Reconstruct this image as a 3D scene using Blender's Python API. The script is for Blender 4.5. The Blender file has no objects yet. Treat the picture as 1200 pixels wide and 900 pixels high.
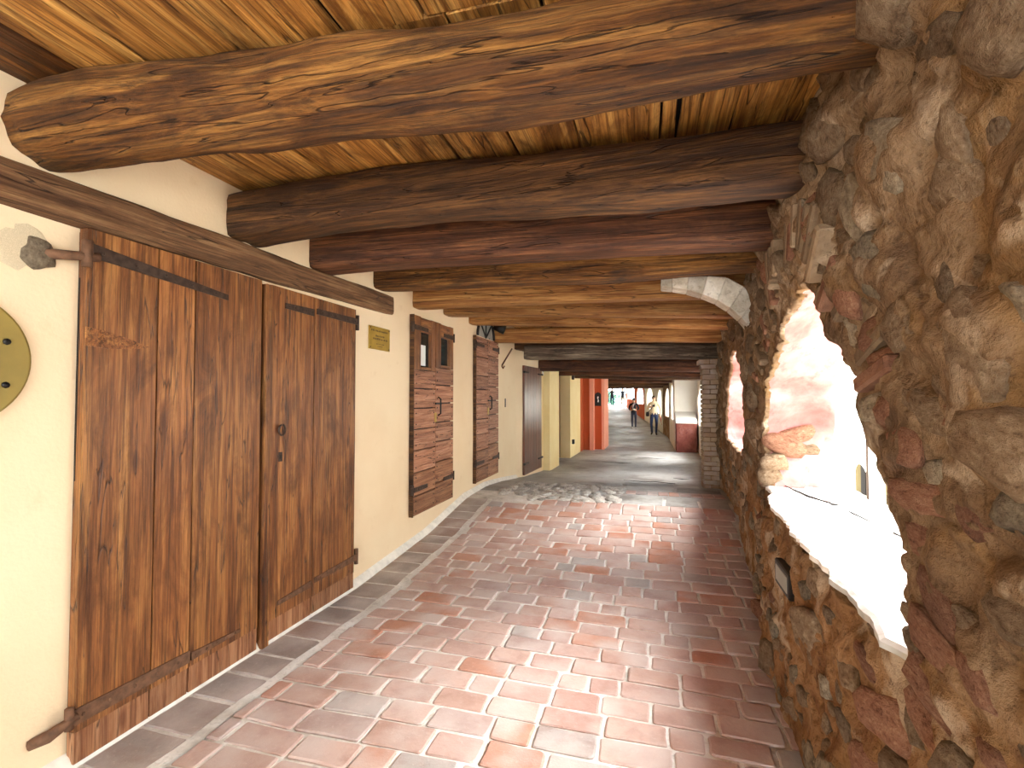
import bpy, bmesh, math, random
import numpy as np
from mathutils import Vector, Matrix
random.seed(7)
C = bpy.context.collection
D = bpy.data

# ------------------------------------------------------------------ camera
F_PX = 580.0
cam_d = D.cameras.new('camera'); cam = D.objects.new('camera', cam_d); C.objects.link(cam)
cam_d.sensor_width = 36.0; cam_d.lens = F_PX / 1200 * 36; cam_d.clip_start = 0.05; cam_d.clip_end = 300
cam.location = (0, 0, 1.5)
cam.rotation_euler = (math.radians(90) + math.atan(17 / F_PX), 0, math.atan(165 / F_PX))
bpy.context.scene.camera = cam

# ------------------------------------------------------------------ sky, sun, exposure
w = D.worlds.new('sky'); bpy.context.scene.world = w; w.use_nodes = True
bg = w.node_tree.nodes['Background']
bg.inputs[0].default_value = (0.86, 0.94, 1.0, 1); bg.inputs[1].default_value = 12.0
sun_d = D.lights.new('sun', 'SUN'); sun = D.objects.new('sun', sun_d); C.objects.link(sun)
sun_d.energy = 13.0; sun_d.angle = math.radians(38); sun_d.color = (1.0, 0.97, 0.94)   # hazy sun over the street
sun.rotation_euler = Vector((-0.66, -0.16, -0.72)).to_track_quat('-Z', 'Y').to_euler()
vs = bpy.context.scene.view_settings
vs.view_transform = 'Standard'; vs.look = 'None'; vs.gamma = 1.0; vs.use_curve_mapping = False
vs.exposure = 0.25

# ------------------------------------------------------------------ helpers
def link(name, me, m=None, parent=None):
    o = D.objects.new(name, me); C.objects.link(o)
    if m is not None:
        for x in (m if isinstance(m, (list, tuple)) else [m]): me.materials.append(x)
    if parent is not None: o.parent = parent
    return o
def mesh(name, v, f, m=None, parent=None, smooth=False):
    me = D.meshes.new(name); me.from_pydata([tuple(map(float, p)) for p in v], [], f); me.update()
    if smooth: me.shade_smooth()
    return link(name, me, m, parent)
def bm_obj(name, bm, m=None, parent=None, smooth=False):
    bmesh.ops.recalc_face_normals(bm, faces=bm.faces)
    me = D.meshes.new(name); bm.to_mesh(me); bm.free()
    if smooth: me.shade_smooth()
    return link(name, me, m, parent)
def empty(name, loc=(0, 0, 0)):
    o = D.objects.new(name, None); C.objects.link(o); o.location = loc; o.empty_display_size = 0.1
    return o
def tag(o, label, cat, group=None):
    o['label'] = label; o['category'] = cat
    if group: o['group'] = group
    return o
def struct(o, label=None):
    o['kind'] = 'structure'
    if label: o['label'] = label
    return o
def bx(bm, x0, x1, y0, y1, z0, z1):
    r = bmesh.ops.create_cube(bm, size=1.0)
    for v in r['verts']:
        v.co = ((x0 + x1) / 2 + v.co.x * (x1 - x0), (y0 + y1) / 2 + v.co.y * (y1 - y0), (z0 + z1) / 2 + v.co.z * (z1 - z0))
    return r['verts']
def box(name, x0, x1, y0, y1, z0, z1, m, parent=None, bevel=0.0):
    bm = bmesh.new(); bx(bm, x0, x1, y0, y1, z0, z1)
    if bevel: bmesh.ops.bevel(bm, geom=bm.edges[:], offset=bevel, segments=1, affect='EDGES', profile=0.5)
    return bm_obj(name, bm, m, parent)
def tube_bm(bm, pts, r, n=8):
    pts = [Vector(p) for p in pts]; rings = []
    for i, p in enumerate(pts):
        d = (pts[min(i + 1, len(pts) - 1)] - pts[max(i - 1, 0)]).normalized()
        a = d.orthogonal().normalized() if i == 0 else (a - d * a.dot(d)).normalized()
        b = d.cross(a); rr = r[i] if isinstance(r, (list, tuple)) else r
        rings.append([bm.verts.new(p + (a * math.cos(t) + b * math.sin(t)) * rr) for t in [2 * math.pi * k / n for k in range(n)]])
    for A, B in zip(rings, rings[1:]):
        for k in range(n): bm.faces.new((A[k], A[(k + 1) % n], B[(k + 1) % n], B[k]))
    bm.faces.new(rings[0][::-1]); bm.faces.new(rings[-1])
def tube(name, pts, r, m, parent=None, n=8):
    bm = bmesh.new(); tube_bm(bm, pts, r, n); return bm_obj(name, bm, m, parent, True)
def prism(name, poly, x0, x1, m, parent=None):                      # polygon in (y, z), extruded along x
    n = len(poly); v = [(x0, y, z) for y, z in poly] + [(x1, y, z) for y, z in poly]
    f = [tuple(range(n)), tuple(range(2 * n - 1, n - 1, -1))] + [(i, i + n, (i + 1) % n + n, (i + 1) % n) for i in range(n)]
    bm = bmesh.new(); vv = [bm.verts.new(p) for p in v]
    for q in f: bm.faces.new([vv[i] for i in q])
    return bm_obj(name, bm, m, parent)
def lerp(t, pts):
    return float(np.interp(t, [p[0] for p in pts], [p[1] for p in pts]))

# numpy value noise
def _h(ix, iy, s):
    n = (ix.astype(np.int64) * 374761393 + iy.astype(np.int64) * 668265263 + s * 974711) & 0x7fffffff
    n = ((n ^ (n >> 13)) * 1274126177) & 0x7fffffff
    return ((n ^ (n >> 16)) & 0xffff) / 65535.0 * 2 - 1
def vn(x, y, s=0):
    x = np.asarray(x, float); y = np.asarray(y, float)
    ix = np.floor(x); iy = np.floor(y); fx = x - ix; fy = y - iy
    fx = fx * fx * (3 - 2 * fx); fy = fy * fy * (3 - 2 * fy)
    a = _h(ix, iy, s); b = _h(ix + 1, iy, s); c = _h(ix, iy + 1, s); d = _h(ix + 1, iy + 1, s)
    return (a * (1 - fx) + b * fx) * (1 - fy) + (c * (1 - fx) + d * fx) * fy
def fbm(x, y, s=0, o=4):
    t = 0; a = 1.0
    for k in range(o):
        t = t + a * vn(np.asarray(x) * 2 ** k, np.asarray(y) * 2 ** k, s + k); a *= 0.5
    return t

# ------------------------------------------------------------------ materials
def lin(h):
    c = [int(h[i:i + 2], 16) / 255 for i in (0, 2, 4)]
    return tuple(x / 12.92 if x <= .04045 else ((x + .055) / 1.055) ** 2.4 for x in c) + (1,)
class MB:
    def __init__(s, name):
        s.m = D.materials.new(name); s.m.use_nodes = True; s.t = s.m.node_tree
        s.b = s.t.nodes['Principled BSDF']
    def n(s, ty, ins=None, **kw):
        x = s.t.nodes.new('ShaderNode' + ty)
        for k, v in kw.items(): setattr(x, k, v)
        for k, v in (ins or {}).items():
            if isinstance(v, bpy.types.NodeSocket): s.t.links.new(v, x.inputs[k])
            else: x.inputs[k].default_value = v
        return x
    def coord(s, scale=(1, 1, 1), rnd=True):
        c = s.n('TexCoord').outputs['Object']
        if rnd:
            r = s.n('ObjectInfo').outputs['Random']
            k = s.n('Math', {0: r, 1: 60.0}, operation='MULTIPLY').outputs[0]
            c = s.n('VectorMath', {0: c, 1: s.n('CombineXYZ', {0: k, 1: k, 2: k}).outputs[0]}, operation='ADD').outputs[0]
        return s.n('VectorMath', {0: c, 1: scale}, operation='MULTIPLY').outputs[0]
    def noise(s, vec, sc, det=5, ro=0.55, dist=0.0):
        return s.n('TexNoise', {'Vector': vec, 'Scale': sc, 'Detail': det, 'Roughness': ro, 'Distortion': dist}).outputs['Fac']
    def ramp(s, fac, stops):
        r = s.n('ValToRGB', {0: fac}); e = r.color_ramp.elements
        while len(e) < len(stops): e.new(0.5)
        for q, (p, c) in zip(e, stops):
            q.position = p; q.color = lin(c) if isinstance(c, str) else (c, c, c, 1)
        return r.outputs[0]
    def mix(s, f, a, b, mode='MIX'):
        x = s.n('Mix', data_type='RGBA', blend_type=mode)
        for i, v in ((0, f), (6, a), (7, b)):
            if isinstance(v, bpy.types.NodeSocket): s.t.links.new(v, x.inputs[i])
            else: x.inputs[i].default_value = lin(v) if isinstance(v, str) else v
        return x.outputs[2]
    def col(s, c):
        if isinstance(c, bpy.types.NodeSocket): s.t.links.new(c, s.b.inputs['Base Color'])
        else: s.b.inputs['Base Color'].default_value = lin(c)
    def rough(s, r):
        if isinstance(r, bpy.types.NodeSocket): s.t.links.new(r, s.b.inputs['Roughness'])
        else: s.b.inputs['Roughness'].default_value = r
    def bump(s, h, st=0.5, d=0.01):
        k = s.n('Bump', {'Height': h, 'Strength': st, 'Distance': d}); s.t.links.new(k.outputs[0], s.b.inputs['Normal'])

def wood(name, dark, mid, light, rough=0.6, spec=0.35, stain=0.5, fine=1.0, bd=0.006):
    b = MB(name); v = b.coord((0.7, 13, 13)); v2 = b.coord((0.9, 2.6, 2.6)); v3 = b.coord((1.6, 60, 60)); v4 = b.coord((4, 170, 170)); v5 = b.coord((0.55, 9, 9))
    g = b.noise(v, 1.6, 8, 0.66, 0.7); g2 = b.noise(v3, 1.2, 5, 0.65, 0.3); g3 = b.noise(v4, 1.0, 3, 0.6)
    s_ = b.noise(v2, 2.6, 8, 0.7, 0.9); cr = b.noise(v5, 1.4, 3, 0.5, 0.4)
    c = b.ramp(g, [(0.30, dark), (0.47, mid), (0.68, light)])
    c = b.mix(b.ramp(g2, [(0.36, 0.75 * fine), (0.54, 0.0)]), c, dark)
    c = b.mix(b.ramp(g3, [(0.35, 0.4 * fine), (0.55, 0.0)]), c, dark)
    c = b.mix(b.ramp(s_, [(0.46, 0.0), (0.66, stain)]), c, dark)
    crack = b.ramp(b.n('Math', {0: b.n('Math', {0: cr, 1: 0.5}, operation='SUBTRACT').outputs[0]}, operation='ABSOLUTE').outputs[0], [(0.0, 1.0), (0.008, 0.0)])
    c = b.mix(b.n('Math', {0: crack, 1: 0.75}, operation='MULTIPLY').outputs[0], c, '140A04')
    kn = b.n('TexVoronoi', {'Vector': b.coord((1.5, 4.5, 4.5)), 'Scale': 1.3}).outputs['Distance']
    c = b.mix(b.ramp(kn, [(0.05, 0.8), (0.13, 0.0)]), c, dark)
    hv = b.n('HueSaturation', {'Color': c, 'Value': b.n('MapRange', {0: b.n('ObjectInfo').outputs['Random'], 3: 0.78, 4: 1.18}).outputs[0]}).outputs[0]
    b.col(hv); b.rough(rough); b.b.inputs['Specular IOR Level'].default_value = spec
    hh = b.n('Math', {0: g, 1: b.n('Math', {0: g2, 1: crack}, operation='SUBTRACT').outputs[0]}, operation='ADD').outputs[0]
    b.bump(hh, 1.0, bd)
    return b.m
def plain(name, c, rough=0.5, metal=0.0, var=0.12, sc=8.0, bump=0.0):
    b = MB(name); v = b.coord()
    n = b.noise(v, sc, 5)
    b.col(b.mix(b.ramp(n, [(0.3, 0.0), (0.7, 1.0)]), tuple(x * (1 - var) for x in lin(c)[:3]) + (1,), tuple(min(1, x * (1 + var)) for x in lin(c)[:3]) + (1,)))
    b.rough(rough); b.b.inputs['Metallic'].default_value = metal
    if bump: b.bump(n, bump, 0.01)
    return b.m
def plaster(name, a, bcol, dirt, bump=0.25):
    b = MB(name); v = b.coord(rnd=False)
    n = b.noise(v, 0.9, 6, 0.6); n2 = b.noise(v, 7, 6, 0.6); n3 = b.noise(v, 60, 3, 0.6)
    c = b.mix(b.ramp(n, [(0.35, 0.0), (0.65, 1.0)]), a, bcol)
    c = b.mix(b.ramp(n2, [(0.62, 0.0), (0.78, 0.5)]), c, dirt)
    b.col(c); b.rough(0.9); b.b.inputs['Specular IOR Level'].default_value = 0.15
    b.bump(b.n('Math', {0: n2, 1: n3}, operation='ADD').outputs[0], bump, 0.006)
    return b.m
def rock(name, cs, sc=6.0, bump=0.8, rnd=True, rough=0.92, pits=True):
    b = MB(name); v = b.coord(rnd=rnd)
    n = b.noise(v, sc, 8, 0.62, 0.3); n2 = b.noise(v, sc * 4.5, 6, 0.65); n3 = b.noise(v, sc * 0.35, 4, 0.5, 0.6)
    k = len(cs)
    c = b.ramp(b.n('Mix', {0: 0.45, 2: n, 3: n3}).outputs[0], [(0.34 + 0.32 * i / (k - 1), x) for i, x in enumerate(cs)])
    c = b.mix(b.ramp(n2, [(0.3, 0.6), (0.47, 0.0)]), c, cs[0])
    if rnd:
        c = b.n('HueSaturation', {'Color': c, 'Value': b.n('MapRange', {0: b.n('ObjectInfo').outputs['Random'], 3: 0.7, 4: 1.3}).outputs[0]}).outputs[0]
    b.col(c); b.rough(rough); b.b.inputs['Specular IOR Level'].default_value = 0.2
    b.bump(b.n('Math', {0: n, 1: b.n('Math', {0: n2, 1: 0.5}, operation='MULTIPLY').outputs[0]}, operation='ADD').outputs[0], bump, 0.02)
    return b.m

M = {}
M['cream'] = plaster('cream_plaster', 'EFD9B6', 'E8CEA8', 'DDC198')
M['yellow'] = plaster('yellow_plaster', 'EED9A6', 'E6CC94', 'DABC80')
M['orange'] = plaster('orange_plaster', 'C4633C', 'BC5A36', 'AC4E2C')
M['salmon'] = plaster('salmon_plaster', 'EEA58A', 'E89A80', 'DC8C70')
M['white'] = plaster('white_plaster', 'F2EDE4', 'EAE3D6', 'DCD2C2')
M['bare'] = plain('bare_grey_plaster', 'CDBD9E', 0.95, var=0.2, sc=30)
M['mortar_left'] = plain('pale_skirting_mortar', 'E2DCD0', 0.9, var=0.15, sc=14)
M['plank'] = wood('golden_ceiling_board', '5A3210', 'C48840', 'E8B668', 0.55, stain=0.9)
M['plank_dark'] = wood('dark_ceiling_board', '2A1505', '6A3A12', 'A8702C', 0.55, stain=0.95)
M['beam_round'] = wood('weathered_log', '2E1706', '7E4D1A', 'C28A44', 0.7, stain=0.8, bd=0.015)
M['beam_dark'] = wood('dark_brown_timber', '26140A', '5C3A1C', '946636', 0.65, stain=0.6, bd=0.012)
M['beam_red'] = wood('reddish_brown_timber', '2C160C', '5E361E', '8E5C38', 0.6, stain=0.7, bd=0.01)
M['beam_gold'] = wood('honey_coloured_timber', '6A3A12', 'A8743A', 'D0A060', 0.6, stain=0.4, bd=0.008)
M['beam_grey'] = wood('whitewashed_grey_timber', '2A2018', '6A5848', 'A89880', 0.75, stain=0.5, bd=0.01)
M['lintel'] = wood('dry_brown_lintel', '4A2F1A', '8A6240', 'B08A60', 0.8, stain=0.4, bd=0.012)
M['door'] = wood('varnished_chestnut', '4A2812', '925C32', 'B88048', 0.45, stain=0.7, bd=0.004)
M['door_low'] = wood('faded_chestnut', '6A3C24', 'A2704C', 'BC8C66', 0.55, stain=0.4, bd=0.004)
M['door_pink'] = wood('worn_reddish_board', '7A4A34', 'B07C5C', 'C6987A', 0.6, stain=0.35, bd=0.004)
M['door_gloss'] = wood('glossy_brown_board', '3E1E12', '6A3A26', '865038', 0.28, 0.6, stain=0.3, bd=0.003)
M['iron'] = plain('old_iron', '4A3A30', 0.6, 0.6, 0.35, 30, 0.4)
M['rust'] = plain('rusty_iron', '6E4E38', 0.8, 0.3, 0.4, 25, 0.5)
M['black'] = plain('black_metal', '17130F', 0.5, 0.3)
M['dark'] = plain('deep_shadow_board', '1C120A', 0.9)
M['brass'] = plain('aged_brass', 'B0903A', 0.42, 0.55, 0.18, 12)
M['brass_disc'] = plain('olive_brass', '8E7A3C', 0.55, 0.35, 0.2, 5)
M['engrave'] = plain('engraved_dark', '5A4216', 0.6)
M['glass'] = plain('dim_glass', '1E2A2C', 0.08)
M['paper'] = plain('white_paper', 'E8EAE6', 0.8, var=0.03)
M['frost'] = plain('frosted_panel', '9A9A90', 0.4, var=0.05)
M['mortar'] = None
def wall_mat():
    b = MB('rubble_wall_mortar'); v = b.coord(rnd=False)
    big = b.noise(v, 1.6, 6, 0.6, 0.6); n = b.noise(v, 6, 8, 0.65, 0.4); n2 = b.noise(v, 28, 7, 0.68); n3 = b.noise(v, 2.6, 5, 0.55, 1.2)
    z = b.n('SeparateXYZ', {0: v}).outputs['Z']
    low = b.n('MapRange', {0: b.n('Math', {0: z, 1: b.n('Math', {0: big, 1: 0.7}, operation='MULTIPLY').outputs[0]}, operation='ADD').outputs[0], 1: 1.05, 2: 1.35, 3: 1.0, 4: 0.0}).outputs[0]
    up = b.ramp(n, [(0.3, '5E4734'), (0.5, '84684C'), (0.7, 'A0866A')])
    dn = b.ramp(n, [(0.3, '6E482C'), (0.5, '98704A'), (0.7, 'B08C68')])
    c = b.mix(low, up, dn)
    c = b.mix(b.ramp(n3, [(0.54, 0.0), (0.62, 0.75)]), c, 'C4AE94')          # paler lime mortar in smears
    c = b.mix(b.ramp(b.noise(v, 2.1, 4, 0.5, 2.0), [(0.58, 0.0), (0.66, 0.6)]), c, '8E6A40')
    c = b.mix(b.ramp(n2, [(0.32, 0.7), (0.46, 0.0)]), c, '4A3420')
    b.col(c); b.rough(0.95); b.b.inputs['Specular IOR Level'].default_value = 0.15
    h = b.n('Math', {0: n, 1: b.n('Math', {0: n2, 1: 0.6}, operation='MULTIPLY').outputs[0]}, operation='ADD').outputs[0]
    b.bump(h, 1.0, 0.035)
    return b.m
M['mortar'] = wall_mat()
M['render'] = rock('brown_render', ['6A4020', '9C6A3A', 'AE8052', 'C09A70'], 4.0, 0.9, False)
M['stone'] = rock('brown_rubble_stone', ['523E2C', '7A624A', '8A745C', 'A48E74'], 5, 0.8)
M['stone_grey'] = rock('grey_rubble_stone', ['54483A', '7E6E5A', '94846E', 'A89880'], 5, 0.7)
M['stone_red'] = rock('terracotta_fragment', ['5A3A2A', '865C46', '966C54', 'AA8468'], 8, 0.8)
M['pink'] = rock('pink_worn_plaster', ['7E4640', 'A4665E', 'BA8680', 'E4CCC8'], 2.2, 0.5, False)
M['sill'] = rock('pale_sill_stone', ['B8B2A8', 'E0DCD4', 'ECE8E2', 'F4F2EE'], 5, 0.4)
M['whitestone'] = rock('whitewashed_stone', ['8A7A66', 'C4B8A4', 'D6CCBC', 'E4DCD0'], 8, 0.6)
M['red_paint'] = rock('dull_red_paint', ['5E302A', '8A4A40', '98584C', 'A87064'], 4, 0.3)
M['grout'] = rock('pale_grout', ['A8A096', 'CCC6BC', 'DAD4CC', 'E6E2DC'], 9, 0.6, False, 0.8)
M['concrete'] = rock('grey_concrete', ['6E6862', '98948E', 'A8A6A2', 'B8B6B4'], 1.8, 0.5, False, 0.5)
M['slab'] = rock('grey_slab', ['706C66', '98968F', 'A9A8A4', 'B6B4B0'], 3, 0.4, True, 0.5)
M['cobble'] = rock('pale_cobble', ['6A645C', 'A09A90', 'BEB8AE', 'D6D2CA'], 8, 0.6, True, 0.6)
def brick_mat(name, cs, rough=0.5):
    b = MB(name); v = b.coord(); r = b.n('ObjectInfo').outputs['Random']
    base = b.ramp(r, cs); base_n = b.t.nodes[-1]; base_n.color_ramp.interpolation = 'CONSTANT'
    n = b.noise(v, 9, 7, 0.65, 0.3); n2 = b.noise(v, 45, 5, 0.7); n3 = b.noise(v, 3, 4, 0.5)
    c = b.mix(b.ramp(n, [(0.35, 0.35), (0.55, 0.0)]), base, '7A5040')
    c = b.mix(b.ramp(n3, [(0.42, 0.05), (0.66, 0.75)]), c, 'C2B4AC')
    c = b.mix(b.ramp(n2, [(0.58, 0.0), (0.72, 0.35)]), c, 'D0BEB2')
    b.col(c); b.rough(b.ramp(n, [(0.3, rough - 0.12), (0.7, rough + 0.15)])); b.b.inputs['Specular IOR Level'].default_value = 0.45
    b.bump(b.n('Math', {0: n, 1: n2}, operation='ADD').outputs[0], 0.6, 0.006)
    return b.m
M['brick'] = brick_mat('worn_red_brick', [(0.0, 'B09082'), (0.16, 'B4968A'), (0.34, 'BC9F92'), (0.5, 'AA887C'), (0.62, 'B4846E'), (0.7, 'A8928A'), (0.8, 'A29A94'), (0.9, 'AE7860')])
M['brick_grey'] = brick_mat('sooty_brick', [(0.0, '8C8078'), (0.3, '968A82'), (0.55, '967E72'), (0.8, '8A827C')])
M['brick_wall'] = brick_mat('old_wall_brick', [(0.0, 'AE9474'), (0.3, 'BCA484'), (0.6, 'A88A6C'), (0.85, '988468')], 0.8)

# ------------------------------------------------------------------ ground profile and right wall plan
FZ = [(-6, 0), (3.5, 0), (4.8, .09), (5.9, .25), (6.7, .27), (7.4, .22), (8.7, .09), (10.4, 0), (14, -.05), (22, -.13), (26.5, -.13), (36, .3), (44, .68), (60, .8)]
def fz(y): return lerp(y, FZ)
XR_ = [(-6, .62), (2.25, .63), (3.2, .69), (4.1, .76), (6.2, .88), (7.4, .93), (8, .96), (10, 1.12), (16, 1.28)]
def XR(y): return lerp(y, XR_)
FAR_L = [(14, -1.75), (44, -4.3), (60, -5.6)]
FAR_R = [(16, .64), (22, .60), (27, .25), (44, -2.1), (60, -3.9)]

# ------------------------------------------------------------------ floor
ys = np.concatenate([np.linspace(-5, 3, 9), np.linspace(3.2, 12, 45), np.linspace(13, 57, 45)])
v, f, mi = [], [], []
nx = 9
for y in ys:
    l = -2.5 if y < 14 else lerp(y, FAR_L) - .8
    r = 1.6 if y < 16 else lerp(y, FAR_R) + .8
    for k in range(nx): v.append((l + (r - l) * k / (nx - 1), y, fz(y) - .006))
for i in range(len(ys) - 1):
    for k in range(nx - 1):
        a = i * nx + k; f.append((a, a + 1, a + nx + 1, a + nx)); mi.append(0 if ys[i] < 6.3 else 1)
floor = struct(mesh('floor', v, f, [M['grout'], M['concrete']], smooth=True), 'worn brick and concrete walkway floor with pale joints')
for p, k in zip(floor.data.polygons, mi): p.material_index = k

def tile(name, quad, m, h=.014, ch=.008, parent=floor, dz=0.0):
    """one paving piece: quad = 4 (x, y) corners, chamfered top, sits on the floor bed"""
    q0 = [Vector((x, y)) for x, y in quad]; c = sum(q0, Vector((0, 0))) / 4; q = []
    for k in range(4):
        p, a, b_ = q0[k], q0[k - 1], q0[(k + 1) % 4]; r = random.choice((.008, .012, .02)); u = (a - p).normalized(); w_ = (b_ - p).normalized()
        q += [p + u * r, p + (u + w_) * r * .3, p + w_ * r, p + (b_ - p) * .5 + (c - p).normalized() * random.uniform(-.003, .005)]
    n = len(q); cz = fz(c.y) - .012; tx, ty = random.uniform(-.012, .012), random.uniform(-.015, .015)
    def ring(ins, z): return [(p + (c - p).normalized() * ins - c).to_3d() + Vector((0, 0, z + fz(p.y) - .012 - cz + ((p.x - c.x) * tx + (p.y - c.y) * ty if z > 0 else 0))) for p in q]
    vs_ = ring(0, -.02) + ring(0, h - ch * .6 + dz) + ring(ch, h + dz)
    fs = [tuple(range(2 * n, 3 * n))]
    for a in (0, n):
        for k in range(n): fs.append((a + k, a + (k + 1) % n, a + n + (k + 1) % n, a + n + k))
    o = mesh(name, vs_, fs, m, parent); o.location = (c.x, c.y, cz); return o

def row_y(x, y):                                                    # the courses wander a little
    return y + .012 * math.sin(x * 2.1 + y * 1.3) + .006 * math.sin(x * 5 + y * 3)
rows = []
y = 1.3
while y < 5.72:
    rows.append((y, random.uniform(.152, .176))); y += rows[-1][1]
nb = 0
for ri, (y0, hh) in enumerate(rows):
    x = -1.93 - random.uniform(0, .28)
    xr_end = XR(y0) - .02
    while x < xr_end:
        L = random.choice([.3, .31, .29, .27, .28, .16, .2, .24, .34])
        a, b_ = max(x, -1.93), min(x + L, xr_end)
        x += L
        if b_ - a < .05: continue
        if b_ < -.9 + (2.1 - y0) * 1.2 - .3 and y0 < 1.5: pass
        # the photograph starts at y about 2.1 on the right and 1.5 on the left
        if y0 < 1.5 + .28 * (a + 1.93) - .25: continue
        g = .0075; j = lambda: random.uniform(-.004, .004)
        q = [(a + g + j(), row_y(a, y0) + g + j()), (b_ - g + j(), row_y(b_, y0) + g + j()), (b_ - g + j(), row_y(b_, y0 + hh) - g + j()), (a + g + j(), row_y(a, y0 + hh) - g + j())]
        tile('brick', q, M['brick'], parent=floor, dz=random.uniform(-.003, .004)); nb += 1
y = 1.25
while y < 5.9:                                                      # sooty gutter course along the left wall
    L = random.uniform(.2, .27); g = .008
    tile('brick', [(-2.27, y + g), (-1.985, y + g), (-1.985, y + L - g), (-2.27, y + L - g)], M['brick_grey'], dz=-.004); y += L; nb += 1
# pale mortar line between gutter and field
mesh('mortar_joint', [(x + .008 * math.sin(k * 1.7), y, fz(y) + .002) for k, y in enumerate(np.linspace(1.2, 5.9, 40)) for x in (-1.985, -1.925)],
     [(2 * i, 2 * i + 1, 2 * i + 3, 2 * i + 2) for i in range(39)], M['grout'], floor)
# bricks laid lengthways where the floor starts to rise
xx = -1.3
while xx < .75:
    wv = random.uniform(.15, .19)
    tile('brick', [(xx + .006, 5.76), (xx + wv - .006, 5.76), (xx + wv - .006, 6.03), (xx + .006, 6.03)], M['brick']); xx += wv; nb += 1
# slabs of grey stone and concrete on the crest
for q in [[(-.45, 6.08), (.1, 6.06), (.12, 6.5), (-.4, 6.55)], [(.13, 6.06), (.5, 6.05), (.5, 6.52), (.15, 6.5)], [(.53, 6.05), (.84, 6.05), (.85, 6.5), (.53, 6.52)],
          [(-.35, 7.05), (.25, 7.02), (.3, 7.7), (-.4, 7.75)], [(.28, 7.0), (.86, 7.0), (.9, 7.72), (.33, 7.7)], [(-1.2, 7.5), (-.45, 7.55), (-.5, 8.3), (-1.25, 8.3)],
          [(-.45, 7.8), (.3, 7.75), (.3, 8.6), (-.45, 8.6)], [(.34, 7.77), (.66, 7.77), (.66, 8.6), (.34, 8.6)]]:
    tile('paving_slab', q, M['slab'], h=.012, ch=.012)
for k in range(9):                                                   # a course of bricks set in the concrete
    x0 = -.35 + k * .135
    tile('brick', [(x0, 6.62), (x0 + .125, 6.62), (x0 + .125, 6.95), (x0, 6.95)], M['brick']); nb += 1
# rough cobbles left of the slabs
ico = bmesh.new(); bmesh.ops.create_icosphere(ico, subdivisions=2, radius=1.0)
ICO_V = np.array([v_.co[:] for v_ in ico.verts]); ICO_F = [tuple(x.index for x in q.verts) for q in ico.faces]; ico.free()
ico = bmesh.new(); bmesh.ops.create_icosphere(ico, subdivisions=1, radius=1.0)
ICO1_V = np.array([v_.co[:] for v_ in ico.verts]); ICO1_F = [tuple(x.index for x in q.verts) for q in ico.faces]; ico.free()
def lump_mesh(name, seed, e=0.75, amp=.16, low=False):
    V = ICO1_V if low else ICO_V; Fc = ICO1_F if low else ICO_F
    P = np.sign(V) * np.abs(V) ** e
    n = fbm(P[:, 0] * 1.3 + seed * 7.1 + P[:, 2], P[:, 1] * 1.3 + P[:, 2] * .7 + seed * 3.3, seed, 3)
    P = P * (1 + amp * n)[:, None]
    me = D.meshes.new(name); me.from_pydata(P.tolist(), [], Fc); me.update(); me.shade_smooth(); return me
COB = [lump_mesh('cobble', 50 + k, .8, .14, True) for k in range(6)]
for me in COB: me.materials.append(M['cobble'])
placed = []
tries = 0
while len(placed) < 120 and tries < 5000:
    tries += 1
    x, y = random.uniform(-1.95, -.42), random.uniform(6.02, 7.35); r = random.uniform(.045, .1)
    if x < -1.5 and y < 6.2: continue
    if any((x - a) ** 2 + (y - b_) ** 2 < (.8 * (r + c)) ** 2 for a, b_, c in placed): continue
    placed.append((x, y, r)); o = D.objects.new('cobble', random.choice(COB)); C.objects.link(o); o.parent = floor
    o.location = (x, y, fz(y) - .01); o.scale = (r * 1.15, r * .9, r * .42); o.rotation_euler = (0, 0, random.uniform(0, 6))
# bricks further along: patches in the concrete
for (xa, xb, ya, yb) in [(-2.1, -1.25, 6.2, 7.0), (-1.6, -.7, 9.3, 10.9)]:
    y = ya
    while y < yb:
        x = xa + random.uniform(-.15, 0)
        while x < xb:
            if nb < 292 and xa <= x: tile('brick', [(x + .006, y + .006), (x + .28, y + .006), (x + .28, y + .16), (x + .006, y + .16)], M['brick']); nb += 1
            x += .29
        y += .17
# cracks in the concrete: thin dark grooves
for pts in [[(-.5, 8.9), (-.2, 8.75), (.05, 8.8), (.3, 8.62), (.45, 8.66)], [(.35, 9.6), (.5, 9.45), (.62, 9.5)], [(-1.2, 12.2), (-.7, 12.0), (-.5, 12.15)], [(-.4, 13.5), (.1, 13.3), (.3, 13.4)]]:
    tube('crack', [(x, y, fz(y) - .006) for x, y in pts], [.004] + [.012] * (len(pts) - 2) + [.004], M['dark'], floor, 6)

# ------------------------------------------------------------------ left wall, plan as a polyline extruded upwards
def wall_poly(name, pts, z0, z1, m, label, zc=None):
    v, f = [], []
    for x, y in pts:
        v += [(x, y, fz(y) - .1 if z0 is None else z0), (x, y, z1)]
    for i in range(len(pts) - 1): f.append((2 * i, 2 * i + 2, 2 * i + 3, 2 * i + 1))
    return struct(mesh(name, v, f, m), label)
ly = list(np.linspace(-5, 8.4, 28))
wl = [(-2.32 + .012 * vn(y * .7, 0, 3) - .012 * 0, y) for y in ly]
def wall_grid(name, plan, z1, m, label, nz=14):
    v, f = [], []
    for x, y in plan:
        b_ = fz(y) - .1
        for k in range(nz + 1): v.append((x + .006 * float(vn(y * 1.5, k * .5, 11)), y, b_ + (z1 - b_) * k / nz))
    for i in range(len(plan) - 1):
        for k in range(nz): a = i * (nz + 1) + k; f.append((a, a + nz + 1, a + nz + 2, a + 1))
    return struct(mesh(name, v, f, m, smooth=True), label)
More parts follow.
